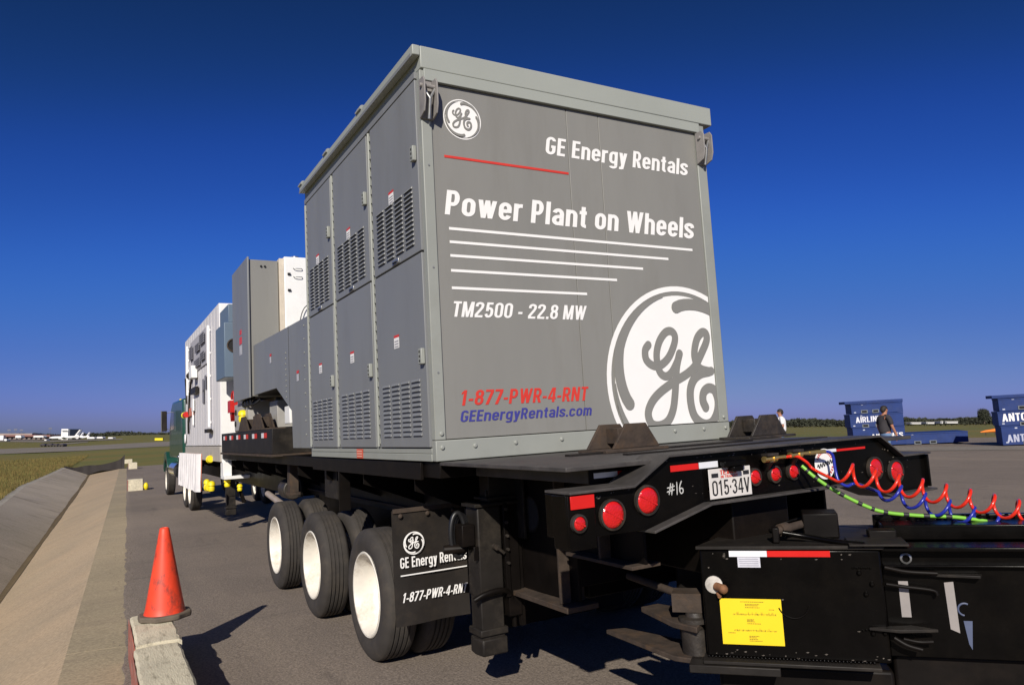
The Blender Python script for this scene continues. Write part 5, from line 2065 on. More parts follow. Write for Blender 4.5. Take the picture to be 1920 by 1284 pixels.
# side frame running off to the right
mb = MB()
mb.box(0.985, 2.6, 0.06, 0.10, 0.50, 1.075)
mb.box(0.985, 2.6, -0.02, 0.16, 1.076, 1.10)
mb.box(0.985, 2.6, 0.02, 0.14, 0.985, 1.0)
mb.box(1.05, 2.6, 0.35, 0.6, 1.08, 1.165)
mb.box(1.03, 2.6, 0.62, 0.66, 0.6, 1.19)
side = dobj('side_frame', mb, BLACKG, bev=0.006)
mb = MB()
mb.box(1.06, 1.108, 0.056, 0.0585, 0.712, 0.905)
mb.prism([(1.285, 0.90), (1.33, 0.905), (1.335, 0.635), (1.292, 0.655)], 0.0555, 0.0585, 'y')
dobj('grey_tape', mb, mat('dull_silver_tape', (0.30, 0.275, 0.26), 0.5, var=0.08), side)
mb = MB()
for (cx, cz, r, a0, a1) in ((1.37, 0.76, 0.032, 60, 260),):
    mb.tube([(cx + r * math.cos(a), 0.056, cz + r * math.sin(a)) for a in np.linspace(R(a0), R(a1), 14)], 0.005, 6)
mb.prism([(1.358, 0.70), (1.40, 0.70), (1.385, 0.55), (1.372, 0.58)], 0.0555, 0.0585, 'y')
dobj('blue_decal', mb, mat('faded_blue_decal', (0.08, 0.10, 0.17), 0.5), side)
mb = MB()
mb.prism([(0.88, -0.02), (1.03, -0.06), (1.22, -0.02), (1.10, 0.05)], 0.655, 0.672, 'z')
mb.prism([(1.22, 0.03), (1.45, -0.01), (1.47, 0.05), (1.24, 0.05)], 0.935, 0.95, 'z')
dobj('step_plate', mb, BLACKD, bev=0.003)
mb = MB()
mb.tube(spline([(0.99, 0.0, 0.99), (1.1, 0.01, 0.965), (1.25, 0.02, 0.955)], 6), 0.012, 8)
mb.tube(spline([(0.99, 0.0, 0.90), (1.08, 0.01, 0.885), (1.22, 0.02, 0.865), (1.24, 0.02, 0.84)], 6), 0.010, 8)
mb.tube(spline([(1.0, -0.02, 0.62), (1.06, -0.03, 0.585), (1.13, -0.03, 0.565)], 6), 0.013, 8)
mb.tube(spline([(1.05, 0.0, 0.61), (1.12, -0.01, 0.60), (1.19, 0.0, 0.60)], 6), 0.010, 8)
dobj('side_hoses', mb, BLACK, smooth=60)
mb = MB()
for (x, z) in ((0.86, 0.96), (0.92, 0.90), (0.885, 0.845), (0.90, 0.635), (0.96, 0.64)):
    mb.lathe([(-0.002, 0.014), (-0.012, 0.013), (-0.02, 0.008), (-0.021, 0.001)], 10, (x, 0, z), 'y', cap=False)
for (x0, x1, z) in ((0.83, 0.92, 0.985), (0.85, 0.99, 0.648)):
    for k in range(9):
        mb.ball((x0 + (x1 - x0) * k / 8, -0.004, z + 0.003 * (k % 2)), 0.006, 6)
dobj('bolts_and_welds', mb, BLACKG, smooth=50, kind='stuff')
mb = MB()
mb.lathe([(0.055, 0.03), (0.045, 0.03), (0.04, 0.02)], 16, (1.11, 0, 1.03), 'y', cap=False)
dobj('side_port', mb, STEEL, smooth=40)
mb = MB()
mb.cyl((0.62, -0.15, 0.33), (0.78, -0.2, 0.34), 0.03, 10)
mb.ball((0.8, -0.2, 0.33), 0.05, 10)
mb.cyl((0.5, -0.1, 0.30), (0.62, -0.15, 0.33), 0.02, 8)
dobj('lower_coupling', mb, GREASY, smooth=50)
mb = MB()
mb.box(-0.25, 0.6, 0.8, 1.5, 0.2, 0.95)
mb.box(0.05, 1.0, 0.12, 0.72, -0.02, 0.40)
mb.box(1.002, 2.6, 0.12, 0.58, -0.03, 0.499)
mb.box(0.3, 0.9, 0.75, 1.4, -0.05, 0.199)
dobj('added_under_block', mb, BLACK, bev=0.02)  # added dark blocks that shut sky light out beneath the dolly
# pivot arms reaching under the trailer
mb = MB()
mb.prism([(-0.05, 0.0), (0.02, 0.35), (-0.35, 0.55), (-0.45, 0.45), (-0.2, 0.1)], 0.60, 0.635, 'z')
mb.prism([(-0.02, 0.0), (0.0, 0.3), (-0.6, 0.62), (-0.72, 0.56), (-0.2, 0.05)], 0.42, 0.45, 'z')
arm = dobj('pivot_arm', mb, RUST, bev=0.005)
mb = MB()
mb.lathe([(0.635, 0.1), (0.66, 0.1), (0.665, 0.06), (0.69, 0.055), (0.692, 0.001)], 20, (-0.07, 0.15, 0), 'z', cap=False)
mb.cyl((-0.07, 0.15, 0.45), (-0.07, 0.15, 0.60), 0.09, 18)
dobj('pivot_pin', mb, GREASY, arm, smooth=40)
mb = MB()
mb.cyl((-0.06, 0.22, 0.74), (-0.55, 0.62, 0.80), 0.025, 10)
mb.box(-0.2, -0.02, 0.12, 0.28, 0.69, 0.80)
dobj('tie_rod', mb, RUST, smooth=40)

CHIP = mat('bare_chipped_steel', (0.10, 0.085, 0.07), 0.5, var=0.4, scale=40)
r = np.random.default_rng(11)
mb = MB()
for k in range(46):
    x = r.uniform(0.02, 0.97)
    z = r.choice((r.uniform(0.48, 0.52), r.uniform(1.03, 1.08), r.uniform(0.5, 1.05)), p=(0.45, 0.3, 0.25))
    a, b = r.uniform(0.003, 0.012), r.uniform(0.0015, 0.005)
    mb.add([(x - a, -0.0012, z), (x, -0.0012, z - b), (x + a * 0.8, -0.0012, z + b * 0.3), (x + a * 0.1, -0.0012, z + b)], [(0, 1, 2, 3)])
dobj('paint_chips', mb, CHIP)
mb = MB()
for k in range(60):
    x = r.uniform(0.05, 3.05)
    z = (np.interp(x, [p_[0] for p_ in top], [p_[1] for p_ in top]) - r.uniform(0.01, 0.04)) if r.random() < 0.6 else r.uniform(1.40, 1.48)
    a, b = r.uniform(0.003, 0.014), r.uniform(0.0015, 0.005)
    mb.add([(x - a, YB - 0.0012, z), (x, YB - 0.0012, z - b), (x + a * 0.8, YB - 0.0012, z + b * 0.3), (x + a * 0.1, YB - 0.0012, z + b)], [(0, 1, 2, 3)])
obj('paint_chips', mb, CHIP, tr, kind='stuff')
# ================================================================== HOSES
def hose_path(px):
    return [at(u, v, d) for u, v, d in px]


TI = TILT.inverted()


def to_t(p):
    return TI @ p


def coil(px0, px1, turns, rad, ph=0.0, sag=0.0):
    a = at(*px0)
    b = at(*px1)
    ax = (b - a).normalized()
    u = ax.cross(Vector((0, 0, 1))).normalized()
    w = u.cross(ax)
    pts = []
    n = int(turns * 22)
    for i in range(n + 1):
        t = i / n
        g = ph + 2 * math.pi * turns * t
        c = a.lerp(b, t) - Vector((0, 0, sag * 4 * t * (1 - t)))
        pts.append(to_t(c + (u * math.cos(g) + w * math.sin(g)) * rad))
    return pts


YG = YB - 0.03


def gladhand(parent, x, z, nm='brass_fitting'):
    mb = MB()
    mb.cyl((x - 0.05, YG - 0.05, z), (x + 0.02, YG - 0.05, z + 0.002), 0.019, 12)
    mb.cyl((x + 0.02, YG - 0.05, z + 0.002), (x + 0.05, YG - 0.05, z + 0.003), 0.026, 12)
    mb.cyl((x + 0.05, YG - 0.05, z + 0.003), (x + 0.14, YG - 0.05, z + 0.004), 0.011, 10)
    f = obj('brass_fitting', mb, BRASS, parent, smooth=40)
    mb = MB()
    mb.box(x - 0.045, x + 0.05, YG - 0.08, YG - 0.028, z + 0.02, z + 0.035)
    mb.cyl((x + 0.01, YG - 0.05, z), (x + 0.05, YB, z - 0.06), 0.024, 10)
    obj('coupling_head', mb, GREASY, parent, smooth=40)


def as_mb(paths):
    m = MB()
    for pts, r, n in paths:
        m.tube(pts, r, n)
    return m


t = thing('red_air_hose', 'bright red coiled air hose stretched from the bumper fitting to the right', 'air hose', (1.4, YG, 1.55), group='coiled air hoses')
c1 = coil((1572, 884, 4.46), (1960, 968, 4.3), 8.7, 0.060, R(250), 0.0)
lead = spline([(1.57, YG - 0.05, 1.59), (1.66, YG - 0.06, 1.588), (1.72, YG - 0.08, 1.55), (1.76, YG - 0.10, 1.50)] + [tuple((c1[0] + (c1[1] - c1[0]) * 0.0)[:])], 8)
lead = [Vector(p) for p in lead]
obj('hose', as_mb([(lead + c1[1:], 0.0098, 10)]), HRED, t, smooth=60)
gladhand(t, 1.43, 1.588)
t = thing('blue_air_hose', 'dark blue coiled air hose hanging just below the red one', 'air hose', (1.65, YG, 1.55), group='coiled air hoses')
c2 = coil((1655, 918, 4.48), (1960, 1002, 4.35), 6.6, 0.056, R(200), 0.012)
lead = spline([(1.80, YG - 0.05, 1.600), (1.90, YG - 0.06, 1.602), (1.985, YG - 0.07, 1.58), (1.99, YG - 0.08, 1.48), (1.985, YG - 0.10, 1.41), (2.02, YG - 0.13, 1.375), (2.07, YG - 0.16, 1.385)] + [tuple(c2[0][:])], 8)
lead = [Vector(p) for p in lead]
obj('hose', as_mb([(lead + c2[1:], 0.0098, 10)]), HBLUE, t, smooth=60)
mb = MB()
mb.tube([(1.79, YG - 0.05, 1.600), (1.86, YG - 0.055, 1.601), (1.93, YG - 0.062, 1.601)], 0.013, 10)
obj('brass_tube', mb, BRASS, t, smooth=60)
gladhand(t, 1.66, 1.597)
t = thing('green_cable', 'light green electrical cable with black wraps sagging below the coiled hoses', 'cable', (1.7, YG, 1.5))
gp = [to_t(p) for p in hose_path([(1503, 873, 4.62), (1530, 896, 4.58), (1570, 922, 4.54), (1620, 947, 4.5), (1660, 960, 4.47), (1720, 966, 4.44), (1790, 969, 4.4), (1850, 977, 4.37), (1930, 990, 4.33)])]
gs = [Vector(p) for p in spline([tuple(p) for p in gp], 12)]
obj('cable_sheath', as_mb([(gs, 0.0115, 10)]), HGREEN, t, smooth=60)
L = len(gs)
for k in range(13):
    i = int((k + 0.55) * L / 13.3)
    seg = gs[i:i + 3]
    if len(seg) > 2:
        obj('black_wrap', as_mb([(seg, 0.0135, 10)]), PRINT_BLACK, t, smooth=60)

# ================================================================== SILT CLOTH at the ditch end
mb = MB()
prf = ditch_prof(YEND)
line = [(prf[3][0] - 0.1, prf[3][1] + 0.12), (prf[3][0] + 0.6, prf[3][1] - 0.02), (prf[2][0] - 0.2, prf[2][1] + 0.75), (prf[2][0] + 0.8, prf[2][1] + 0.78), (prf[1][0] - 0.1, prf[1][1] + 0.7), (prf[1][0] + 0.35, prf[1][1] + 1.15)]
lo = [(prf[3][0] - 0.1, prf[3][1] - 0.05), (prf[3][0] + 0.6, prf[3][1] - 0.35), (prf[2][0] - 0.2, prf[2][1] + 0.02), (prf[2][0] + 0.8, prf[2][1] + 0.30), (prf[1][0] - 0.1, prf[1][1] - 0.05), (prf[1][0] + 0.35, prf[1][1] + 0.02)]
ts, bs = spline(line, 5), spline(lo, 5)
vs = []
for k, (a, b) in enumerate(zip(ts, bs)):
    vs += [(b[0], YEND - 0.35 + 0.05 * math.sin(k), b[1]), ((a[0] + b[0]) / 2, YEND - 0.15 + 0.08 * math.sin(k * 1.7), (a[1] + b[1]) / 2), (a[0], YEND + 0.05 + 0.05 * math.sin(k * 2.3), a[1]),
           (a[0], YEND + 0.07 + 0.05 * math.sin(k * 2.3), a[1] - 0.01), (b[0], YEND - 0.30, b[1] - 0.02)]
n = len(ts)
mb.add(vs, [(k * 5 + i, k * 5 + i + 1, k * 5 + i + 6, k * 5 + i + 5) for k in range(n - 1) for i in range(4)])
solo('silt_barrier', mb, mat('black_cloth', (0.025, 0.02, 0.018), 0.85, var=0.2), 'sagging black cloth barrier hung across the far end of the ditch', 'cloth barrier', (prf[2][0], YEND, prf[2][1]), smooth=60, tilt=False)

# ================================================================== GRASS
def blades(n, fx, fy, hmin, hmax, wid):
    vs = np.zeros((n * 3, 3))
    x = fx
    y = fy
    z = hgt(x, y) - 0.04 + np.array([berm(a_, b_) for a_, b_ in zip(x, y)])
    h = rng.uniform(hmin, hmax, n)
    a = rng.uniform(0, 2 * np.pi, n)
    ln = rng.uniform(0.1, 0.6, n) * h
    w = wid * rng.uniform(0.6, 1.4, n)
    b = rng.uniform(0, 2 * np.pi, n)
    vs[0::3] = np.c_[x - np.cos(a) * w, y - np.sin(a) * w, z]
    vs[1::3] = np.c_[x + np.cos(a) * w, y + np.sin(a) * w, z]
    vs[2::3] = np.c_[x + np.cos(b) * ln, y + np.sin(b) * ln, z + h]
    fs = np.arange(n * 3).reshape(-1, 3)
    return vs, fs


def grass(name, n, area, h0, h1, wid, m):
    y = area[0] + (area[1] - area[0]) * rng.random(n) ** 1.4
    lip = np.array([ditch_x(q)[3] for q in y]) + 0.06
    x = lip - (rng.random(n) ** 1.6) * area[2] - rng.random(n) * 0.1
    vs, fs = blades(n, x, y, h0, h1, wid)
    me = bpy.data.meshes.new(name)
    me.from_pydata(vs.tolist(), [], fs.tolist())
    me.materials.append(m)
    o = bpy.data.objects.new(name, me)
    COL.objects.link(o)
    o['kind'] = 'stuff'
    return o


GR1 = mat('dry_grass', (0.20, 0.14, 0.042), 0.9, var=0.4, scale=0.35)
GR2 = mat('green_grass', (0.13, 0.13, 0.034), 0.9, var=0.4, scale=0.4)
grass('dry_grass', 90000, (14, 110, 30), 0.10, 0.34, 0.010, GR1)
grass('green_grass', 80000, (14, 110, 30), 0.10, 0.30, 0.010, GR2)

# ================================================================== FAR FIELD
def upright(p):
    return Matrix.Translation(p)


# treelines: many small leaf clumps in an uneven band
def treeline(name, px, hpx, n, seed, leaf=1.0):
    r = np.random.default_rng(seed)
    P = [at(u, v, d) for u, v, d in px]
    u = r.random(n) * (len(P) - 1)
    i = np.minimum(u.astype(int), len(P) - 2)
    f = u - i
    A = np.array([p[:] for p in P])
    c = A[i] * (1 - f[:, None]) + A[i + 1] * f[:, None]
    d = np.array([q[2] for q in px])
    dep = d[i] * (1 - f) + d[i + 1] * f
    top = hpx * dep / 1384 * (0.82 + 0.12 * np.sin(u * 4.1 + seed) + 0.06 * np.sin(u * 23.7) + 0.05 * np.sin(u * 67.3))
    hz = top * r.random(n) ** 0.75
    along = (A[-1] - A[0]) / np.linalg.norm(A[-1] - A[0])
    back = np.array((-along[1], along[0], 0))
    if back @ (np.array(P[0][:]) - np.array(CW[:])) < 0:
        back = -back
    c = c + back * (r.random(n)[:, None] * 14)
    c[:, 2] += hz - 0.4
    s = leaf * (0.5 + r.random(n)) * dep / 500
    q = r.normal(size=(n, 3, 3))
    q /= np.linalg.norm(q, axis=2)[:, :, None]
    vs = (c[:, None, :] + q * s[:, None, None]).reshape(-1, 3)
    me = bpy.data.meshes.new(name)
    me.from_pydata(vs.tolist(), [], np.arange(n * 3).reshape(-1, 3).tolist())
    me.materials.append(TREE_M)
    o = bpy.data.objects.new(name, me)
    COL.objects.link(o)
    o['kind'] = 'stuff'
    return o


treeline('far_woodland', [(1330, 800, 560), (1480, 799, 560), (1600, 797, 540), (1700, 795.5, 520), (1840, 794, 500), (1980, 792, 480)], 15, 42000, 3, 0.7)
treeline('distant_woodland', [(170, 822.5, 700), (240, 822, 700), (330, 821, 680), (460, 820, 680)], 13, 12000, 5, 0.9)
treeline('low_scrub', [(-120, 824, 600), (0, 824, 600), (100, 823.5, 620), (175, 823, 650)], 12, 9000, 8, 0.7)

# the taller tree by the right-hand crates
tp = at(1846, 794, 300)
t = thing('broadleaf_tree', 'round dark tree standing above the far treeline beside the right crate stack', 'tree', tp, tilt=False)
mb = MB()
mb.tube([tp, tp + Vector((0.1, 0, 2)), tp + Vector((0, 0.1, 4))], [0.3, 0.25, 0.12], 8)
obj('trunk', mb, BARK, t, smooth=60)
r = np.random.default_rng(4)
n = 3200
dirs = r.normal(size=(n, 3))
dirs /= np.linalg.norm(dirs, axis=1)[:, None]
lob = 1 + 0.18 * np.sin(dirs[:, 0] * 5 + 1) * np.cos(dirs[:, 2] * 4)
pos = dirs * (r.random(n)[:, None] ** 0.4) * lob[:, None] * np.array((2.3, 2.3, 2.5)) + np.array(tp[:]) + np.array((0, 0, 3.6))
q = r.normal(size=(n, 3, 3))
q /= np.linalg.norm(q, axis=2)[:, :, None]
vs = (pos[:, None, :] + q * 0.33).reshape(-1, 3)
mb = MB()
mb.v = [tuple(p) for p in vs]
mb.f = [tuple(x) for x in np.arange(n * 3).reshape(-1, 3)]
mb.m = [0] * n
obj('crown', mb, TREE_M, t)

# parked airliners, hangar tower, terminal
AIRW = mat('airliner_white', (0.8, 0.79, 0.78), 0.4, var=0.03)
TAILM = mat('tail_grey', (0.16, 0.17, 0.22), 0.5, var=0.2, scale=0.4)
TERM = mat('terminal_wall', (0.3, 0.24, 0.21), 0.7, var=0.2, scale=0.1)
DARKT = mat('terminal_glass', (0.06, 0.05, 0.055), 0.4, var=0.2, scale=0.2)
REDT = mat('terminal_red_roof', (0.22, 0.1, 0.085), 0.7, var=0.15, scale=0.2)


def airliner(u0, v0, u1, v1, dep, lab, hpx, tail_u, mirror=False):
    """nose at u0,v0; tail end at u1,v1"""
    a = at(u0, v0, dep)
    b = at(u1, v1, dep)
    ax = (b - a)
    Ln = ax.length
    ax.normalize()
    rr = hpx * dep / 1384 / 2
    up_ = Vector((0, 0, 1))
    side = ax.cross(up_).normalized()
    t = thing('airliner', lab, 'airplane', (a + b) / 2 - up_ * rr * 1.5, tilt=False, group='airliners parked at the far terminal')
    mb = MB()
    pts = [a, a + ax * Ln * 0.03, a + ax * Ln * 0.09, a + ax * Ln * 0.18, a + ax * Ln * 0.68, a + ax * Ln * 0.85 + up_ * rr * 0.25, b + up_ * rr * 0.5]
    mb.tube(pts, [rr * 0.12, rr * 0.5, rr * 0.85, rr, rr, rr * 0.7, rr * 0.15], 12)
    obj('fuselage', mb, AIRW, t, smooth=60)
    mb = MB()
    q = a + ax * Ln * 0.82 + up_ * rr * 0.7
    th = Ln * 0.2
    P = [q, q + ax * Ln * 0.15, q + ax * Ln * 0.235 + up_ * th, q + ax * Ln * 0.15 + up_ * th]
    vs = [p + side * 0.15 for p in P] + [p - side * 0.15 for p in P]
    mb.add(vs, [(0, 1, 2, 3), (7, 6, 5, 4), (0, 4, 5, 1), (1, 5, 6, 2), (2, 6, 7, 3), (3, 7, 4, 0)])
    fin = obj('tail_fin', mb, AIRW, t)
    mb = MB()
    P = [q + ax * Ln * 0.075 + up_ * th * 0.25, q + ax * Ln * 0.158 + up_ * th * 0.1, q + ax * Ln * 0.24 + up_ * th * 1.0, q + ax * Ln * 0.19 + up_ * th * 1.0]
    vs = [p + side * 0.17 for p in P] + [p - side * 0.17 for p in P]
    mb.add(vs, [(0, 1, 2, 3), (7, 6, 5, 4), (0, 4, 5, 1), (1, 5, 6, 2), (2, 6, 7, 3), (3, 7, 4, 0)])
    pieces('fin_paint', mb, TAILM, fin)
    mb = MB()
    for s in (1, -1):
        c = a + ax * Ln * 0.42 - up_ * rr * 0.5
        P = [c, c + ax * Ln * 0.16, c + ax * Ln * 0.25 + side * s * Ln * 0.36 + up_ * rr * 0.6, c + ax * Ln * 0.20 + side * s * Ln * 0.36 + up_ * rr * 0.6]
        vs = [p + up_ * 0.12 for p in P] + [p - up_ * 0.12 for p in P]
        mb.add(vs, [(0, 1, 2, 3), (7, 6, 5, 4), (0, 4, 5, 1), (1, 5, 6, 2), (2, 6, 7, 3), (3, 7, 4, 0)])
        e = a + ax * Ln * 0.40 + side * s * Ln * 0.14 - up_ * rr * 0.9
        mb.tube([e, e + ax * Ln * 0.1], [rr * 0.42, rr * 0.3], 10)
    pieces('wing', mb, AIRW, t)
    mb = MB()
    for f_, s in ((0.12, 0), (0.5, 0.4), (0.5, -0.4)):
        c = a + ax * Ln * f_ + side * s * rr * 2
        mb.tube([c - up_ * rr * 0.7, c - up_ * rr * 1.5], 0.25, 6)
    pieces('landing_gear', mb, DARKT, t)


airliner(92, 820.5, 150, 819, 300, 'long white airliner nearest the hangar, its tail leftmost of three', 5.0, 148)
airliner(120, 820, 156, 819.3, 330, 'white airliner whose dark-edged tail rises in the middle of three', 4.4, 153)
airliner(132, 820.2, 168, 819, 330, 'white airliner whose grey tail is the rightmost of three', 4.4, 166)
# small white vehicles on the far apron
for u, v, w, h, lab in ((170, 821, 14, 4, 'white low shape right of the airliners on the far apron'), (187, 820.5, 11, 4, 'white vehicle with slanted front farther right of the airliners'), (207, 821, 9, 3, 'small white vehicle rightmost on the far apron'),
                        (10, 825, 5, 4.5, 'white round-fronted van by the left picture edge'), (34, 819, 11, 6, 'white truck before the dark terminal'), (72, 818.5, 19, 4.2, 'long white bus before the reddish terminal'), (85, 825, 4, 3, 'tiny white car in front of the long white bus')):
    dep = 290
    s = dep / 1384
    p = at(u, v + h * 0.5, dep)
    t = thing('ground_vehicle', lab, 'vehicle', p, tilt=False, group='vehicles on the far apron')
    mb = MB()
    vx = (RWm @ Vector((1, 0, 0)))
    vx.z = 0
    vx.normalize()
    vy = Vector((-vx.y, vx.x, 0))
    M = Matrix.Translation(p) @ Matrix(((vx.x, vy.x, 0), (vx.y, vy.y, 0), (0, 0, 1))).to_4x4()
    W_, H_ = w * s / 2, h * s
    vs = [M @ Vector(q) for q in ((-W_, 0, H_ * 0.2), (W_, 0, H_ * 0.2), (W_, 0, H_ * 0.6), (W_ * 0.75, 0, H_), (-W_ * 0.9, 0, H_), (-W_, 0, H_ * 0.8))]
    vs += [v_ + vy * 2.2 for v_ in vs]
    mb.add(vs, [tuple(range(6)), tuple(range(11, 5, -1))] + [(i, i + 6, (i + 1) % 6 + 6, (i + 1) % 6) for i in range(6)])
    obj('body', mb, AIRW, t)
    mb = MB()
    for x in (-0.6, 0.6):
        mb.cyl(M @ Vector((W_ * x, -0.05, H_ * 0.16)), M @ Vector((W_ * x, 2.25, H_ * 0.16)), H_ * 0.17, 10)
    pieces('wheels', mb, DARKT, t)


def block(t, nm, u0, u1, v0, v1, dep, thick, m):
    a, b = at(u0, v1, dep), at(u1, v1, dep)
    d = (b - a)
    d.z = 0
    dn = d.normalized()
    bk = Vector((-dn.y, dn.x, 0))
    if bk.dot(a - CW) < 0:
        bk = -bk
    h = (v1 - v0) * dep / 1384
    mb = MB()
    vs = [a, b, b + bk * thick, a + bk * thick]
    vs += [v_ + Vector((0, 0, h)) for v_ in vs]
    mb.add(vs, [(3, 2, 1, 0), (4, 5, 6, 7), (0, 1, 5, 4), (1, 2, 6, 5), (2, 3, 7, 6), (3, 0, 4, 7)])
    return obj(nm, mb, m, t)


t = thing('hangar_tower', 'white block tower standing behind the parked airliners', 'building', at(121, 825, 420), tilt=False)
w = block(t, 'wall', 114, 127, 804, 824, 420, 12, AIRW)
block(t, 'side_bay', 127.2, 130, 805, 824, 421, 10, mat('tower_grey', (0.25, 0.26, 0.28), 0.7))
block(t, 'window_band', 115.5, 126, 806.5, 808, 419.7, 0.2, mat('tower_grey', (0.25, 0.26, 0.28), 0.7))
t = thing('terminal_building', 'long low dark reddish terminal building at the left edge of the airfield', 'building', at(40, 824, 440), tilt=False)
block(t, 'wall', -60, 92, 818.5, 825, 440, 14, DARKT)
block(t, 'roof', -60, 94, 815.5, 818.3, 438, 18, REDT)
block(t, 'white_bay', -4, 6, 816, 825, 436, 3, AIRW)
block(t, 'upper_storey', -60, 60, 812.5, 815.3, 452, 10, TERM)
for k in range(10):
    block(t, 'window', -2 + 9 * k, 3 + 9 * k, 819.5, 823, 439.6, 0.2, TERM)
# light masts
for u, v in ((16, 806), (28, 805), (39, 806), (93, 803)):
    p0, p1 = at(u, 824, 460), at(u, v, 460)
    t = thing('light_mast', 'thin apron light mast over the terminal roof, ' + {16: 'leftmost', 28: 'second from left', 39: 'third from left', 93: 'rightmost, left of the hangar'}[u], 'light mast', p0, tilt=False, group='apron light masts')
    mb = MB()
    mb.tube([p0, Vector((p0.x, p0.y, p1.z))], 0.12, 6)
    obj('pole', mb, TAILM, t)
    mb = MB()
    q = Vector((p0.x, p0.y, p1.z))
    mb.box(q.x - 0.9, q.x + 0.9, q.y - 0.3, q.y + 0.3, q.z - 0.5, q.z + 0.4)
    obj('lamp_head', mb, TAILM, t)

# dark arched carts on the grass
for k, (u, w) in enumerate(((79, 9), (92, 10), (103, 9), (114, 9))):
    p = hit(u, 837)
    s = (p - CW).length / 1384
    vx = RWm @ Vector((1, 0, 0))
    vx.z = 0
    vx.normalize()
    rr = w * s * 0.45
    t = thing('ground_cart', 'dark humped ground cart on the grass beyond the runway, ' + ('leftmost of four', 'second from left', 'third from left', 'rightmost of four')[k], 'cart', (p.x, p.y, float(hgt(p.x, p.y))), tilt=False, group='dark carts on the grass')
    mb = MB()
    pr = [(-rr, 0.25), (rr, 0.25), (rr, rr * 0.7), (rr * 0.7, rr * 1.05), (-rr * 0.5, rr * 1.1), (-rr, rr * 0.6)]
    vs = []
    g0 = Vector((p.x, p.y, float(hgt(p.x, p.y))))
    vy = Vector((-vx.y, vx.x, 0))
    for d in (0, 1.6):
        vs += [g0 + vx * a + Vector((0, 0, b)) + vy * d for a, b in pr]
    mb.add(vs, [tuple(range(6)), tuple(range(11, 5, -1))] + [(i, i + 6, (i + 1) % 6 + 6, (i + 1) % 6) for i in range(6)])
    obj('body', mb, DARKT, t)
    mb = MB()
    for a in (-0.55, 0.55):
        c = g0 + vx * rr * a + Vector((0, 0, 0.28))
        mb.cyl(c - vy * 0.1, c + vy * 1.7, 0.28, 10)
    pieces('wheels', mb, RUBBER, t)

# yellow marker sign by the truck mirror
p = hit(297, 827)
s = (p - CW).length / 1384
q = at(291, 821, (p - CW).dot(RWm @ Vector((0, 0, -1))))
t = thing('runway_sign', 'low yellow airfield sign on the grass left of the green truck', 'sign', (p.x, p.y, float(hgt(p.x, p.y))), tilt=False)
dd = (p - CW).dot(RWm @ Vector((0, 0, -1)))
block(t, 'sign_board', 290, 305, 821, 825.5, dd, 0.6, YEL)
block(t, 'sign_leg', 292, 293, 825.6, 827.5, dd + 0.2, 0.2, DARKT)
block(t, 'sign_leg', 302, 303, 825.6, 827.5, dd + 0.2, 0.2, DARKT)

# right side: far white sheds
for u0, u1, v0, v1, lab in ((1708, 1727, 791, 794, 'left white low shed below the far treeline'), (1737, 1752, 790.5, 793.5, 'middle white low shed below the far treeline'), (1764, 1768, 789, 793, 'tiny white hut between the far sheds'), (1773, 1796, 789.3, 792.5, 'long white low shed rightmost below the far treeline')):
    t = thing('white_shed', lab, 'shed', at((u0 + u1) / 2, v1, 380), tilt=False, group='white sheds below the treeline')
    block(t, 'wall', u0, u1, v0 + 0.8, v1 + 0.6, 380, 5, AIRW)
    block(t, 'roof', u0 - 0.5, u1 + 0.5, v0, v0 + 0.7, 379.5, 6, mat('shed_roof', (0.6, 0.58, 0.55), 0.6))
    block(t, 'door', u0 + 1.2, u0 + 2.2, v0 + 1.4, v1 + 0.6, 379.8, 0.1, TAILM)

# orange windsock-like drum by the right crates
p = hit(1850, 815)
dd = (p - CW).dot(RWm @ Vector((0, 0, -1)))
a, b, c = at(1838, 810, dd), at(1848, 808.5, dd), at(1866, 806.5, dd)
t = thing('orange_marker', 'orange tapered barrel lying on the grass left of the right crate stack', 'marker', (p.x, p.y, float(hgt(p.x, p.y))), tilt=False)
mb = MB()
mb.tube([a, b, b.lerp(c, 0.5), c], [0.04, 0.13, 0.15, 0.19], 14)
obj('barrel', mb, mat('orange_fabric', (0.75, 0.2, 0.02), 0.6, var=0.1), t, smooth=50)
mb = MB()
mb.tube([c, Vector((c.x, c.y, float(hgt(c.x, c.y)))) + Vector((0, 0, -0.05))], 0.06, 8)
mb.tube([b, Vector((b.x, b.y, float(hgt(b.x, b.y)))) + Vector((0, 0, -0.05))], 0.04, 8)
pieces('stand', mb, DARKT, t)

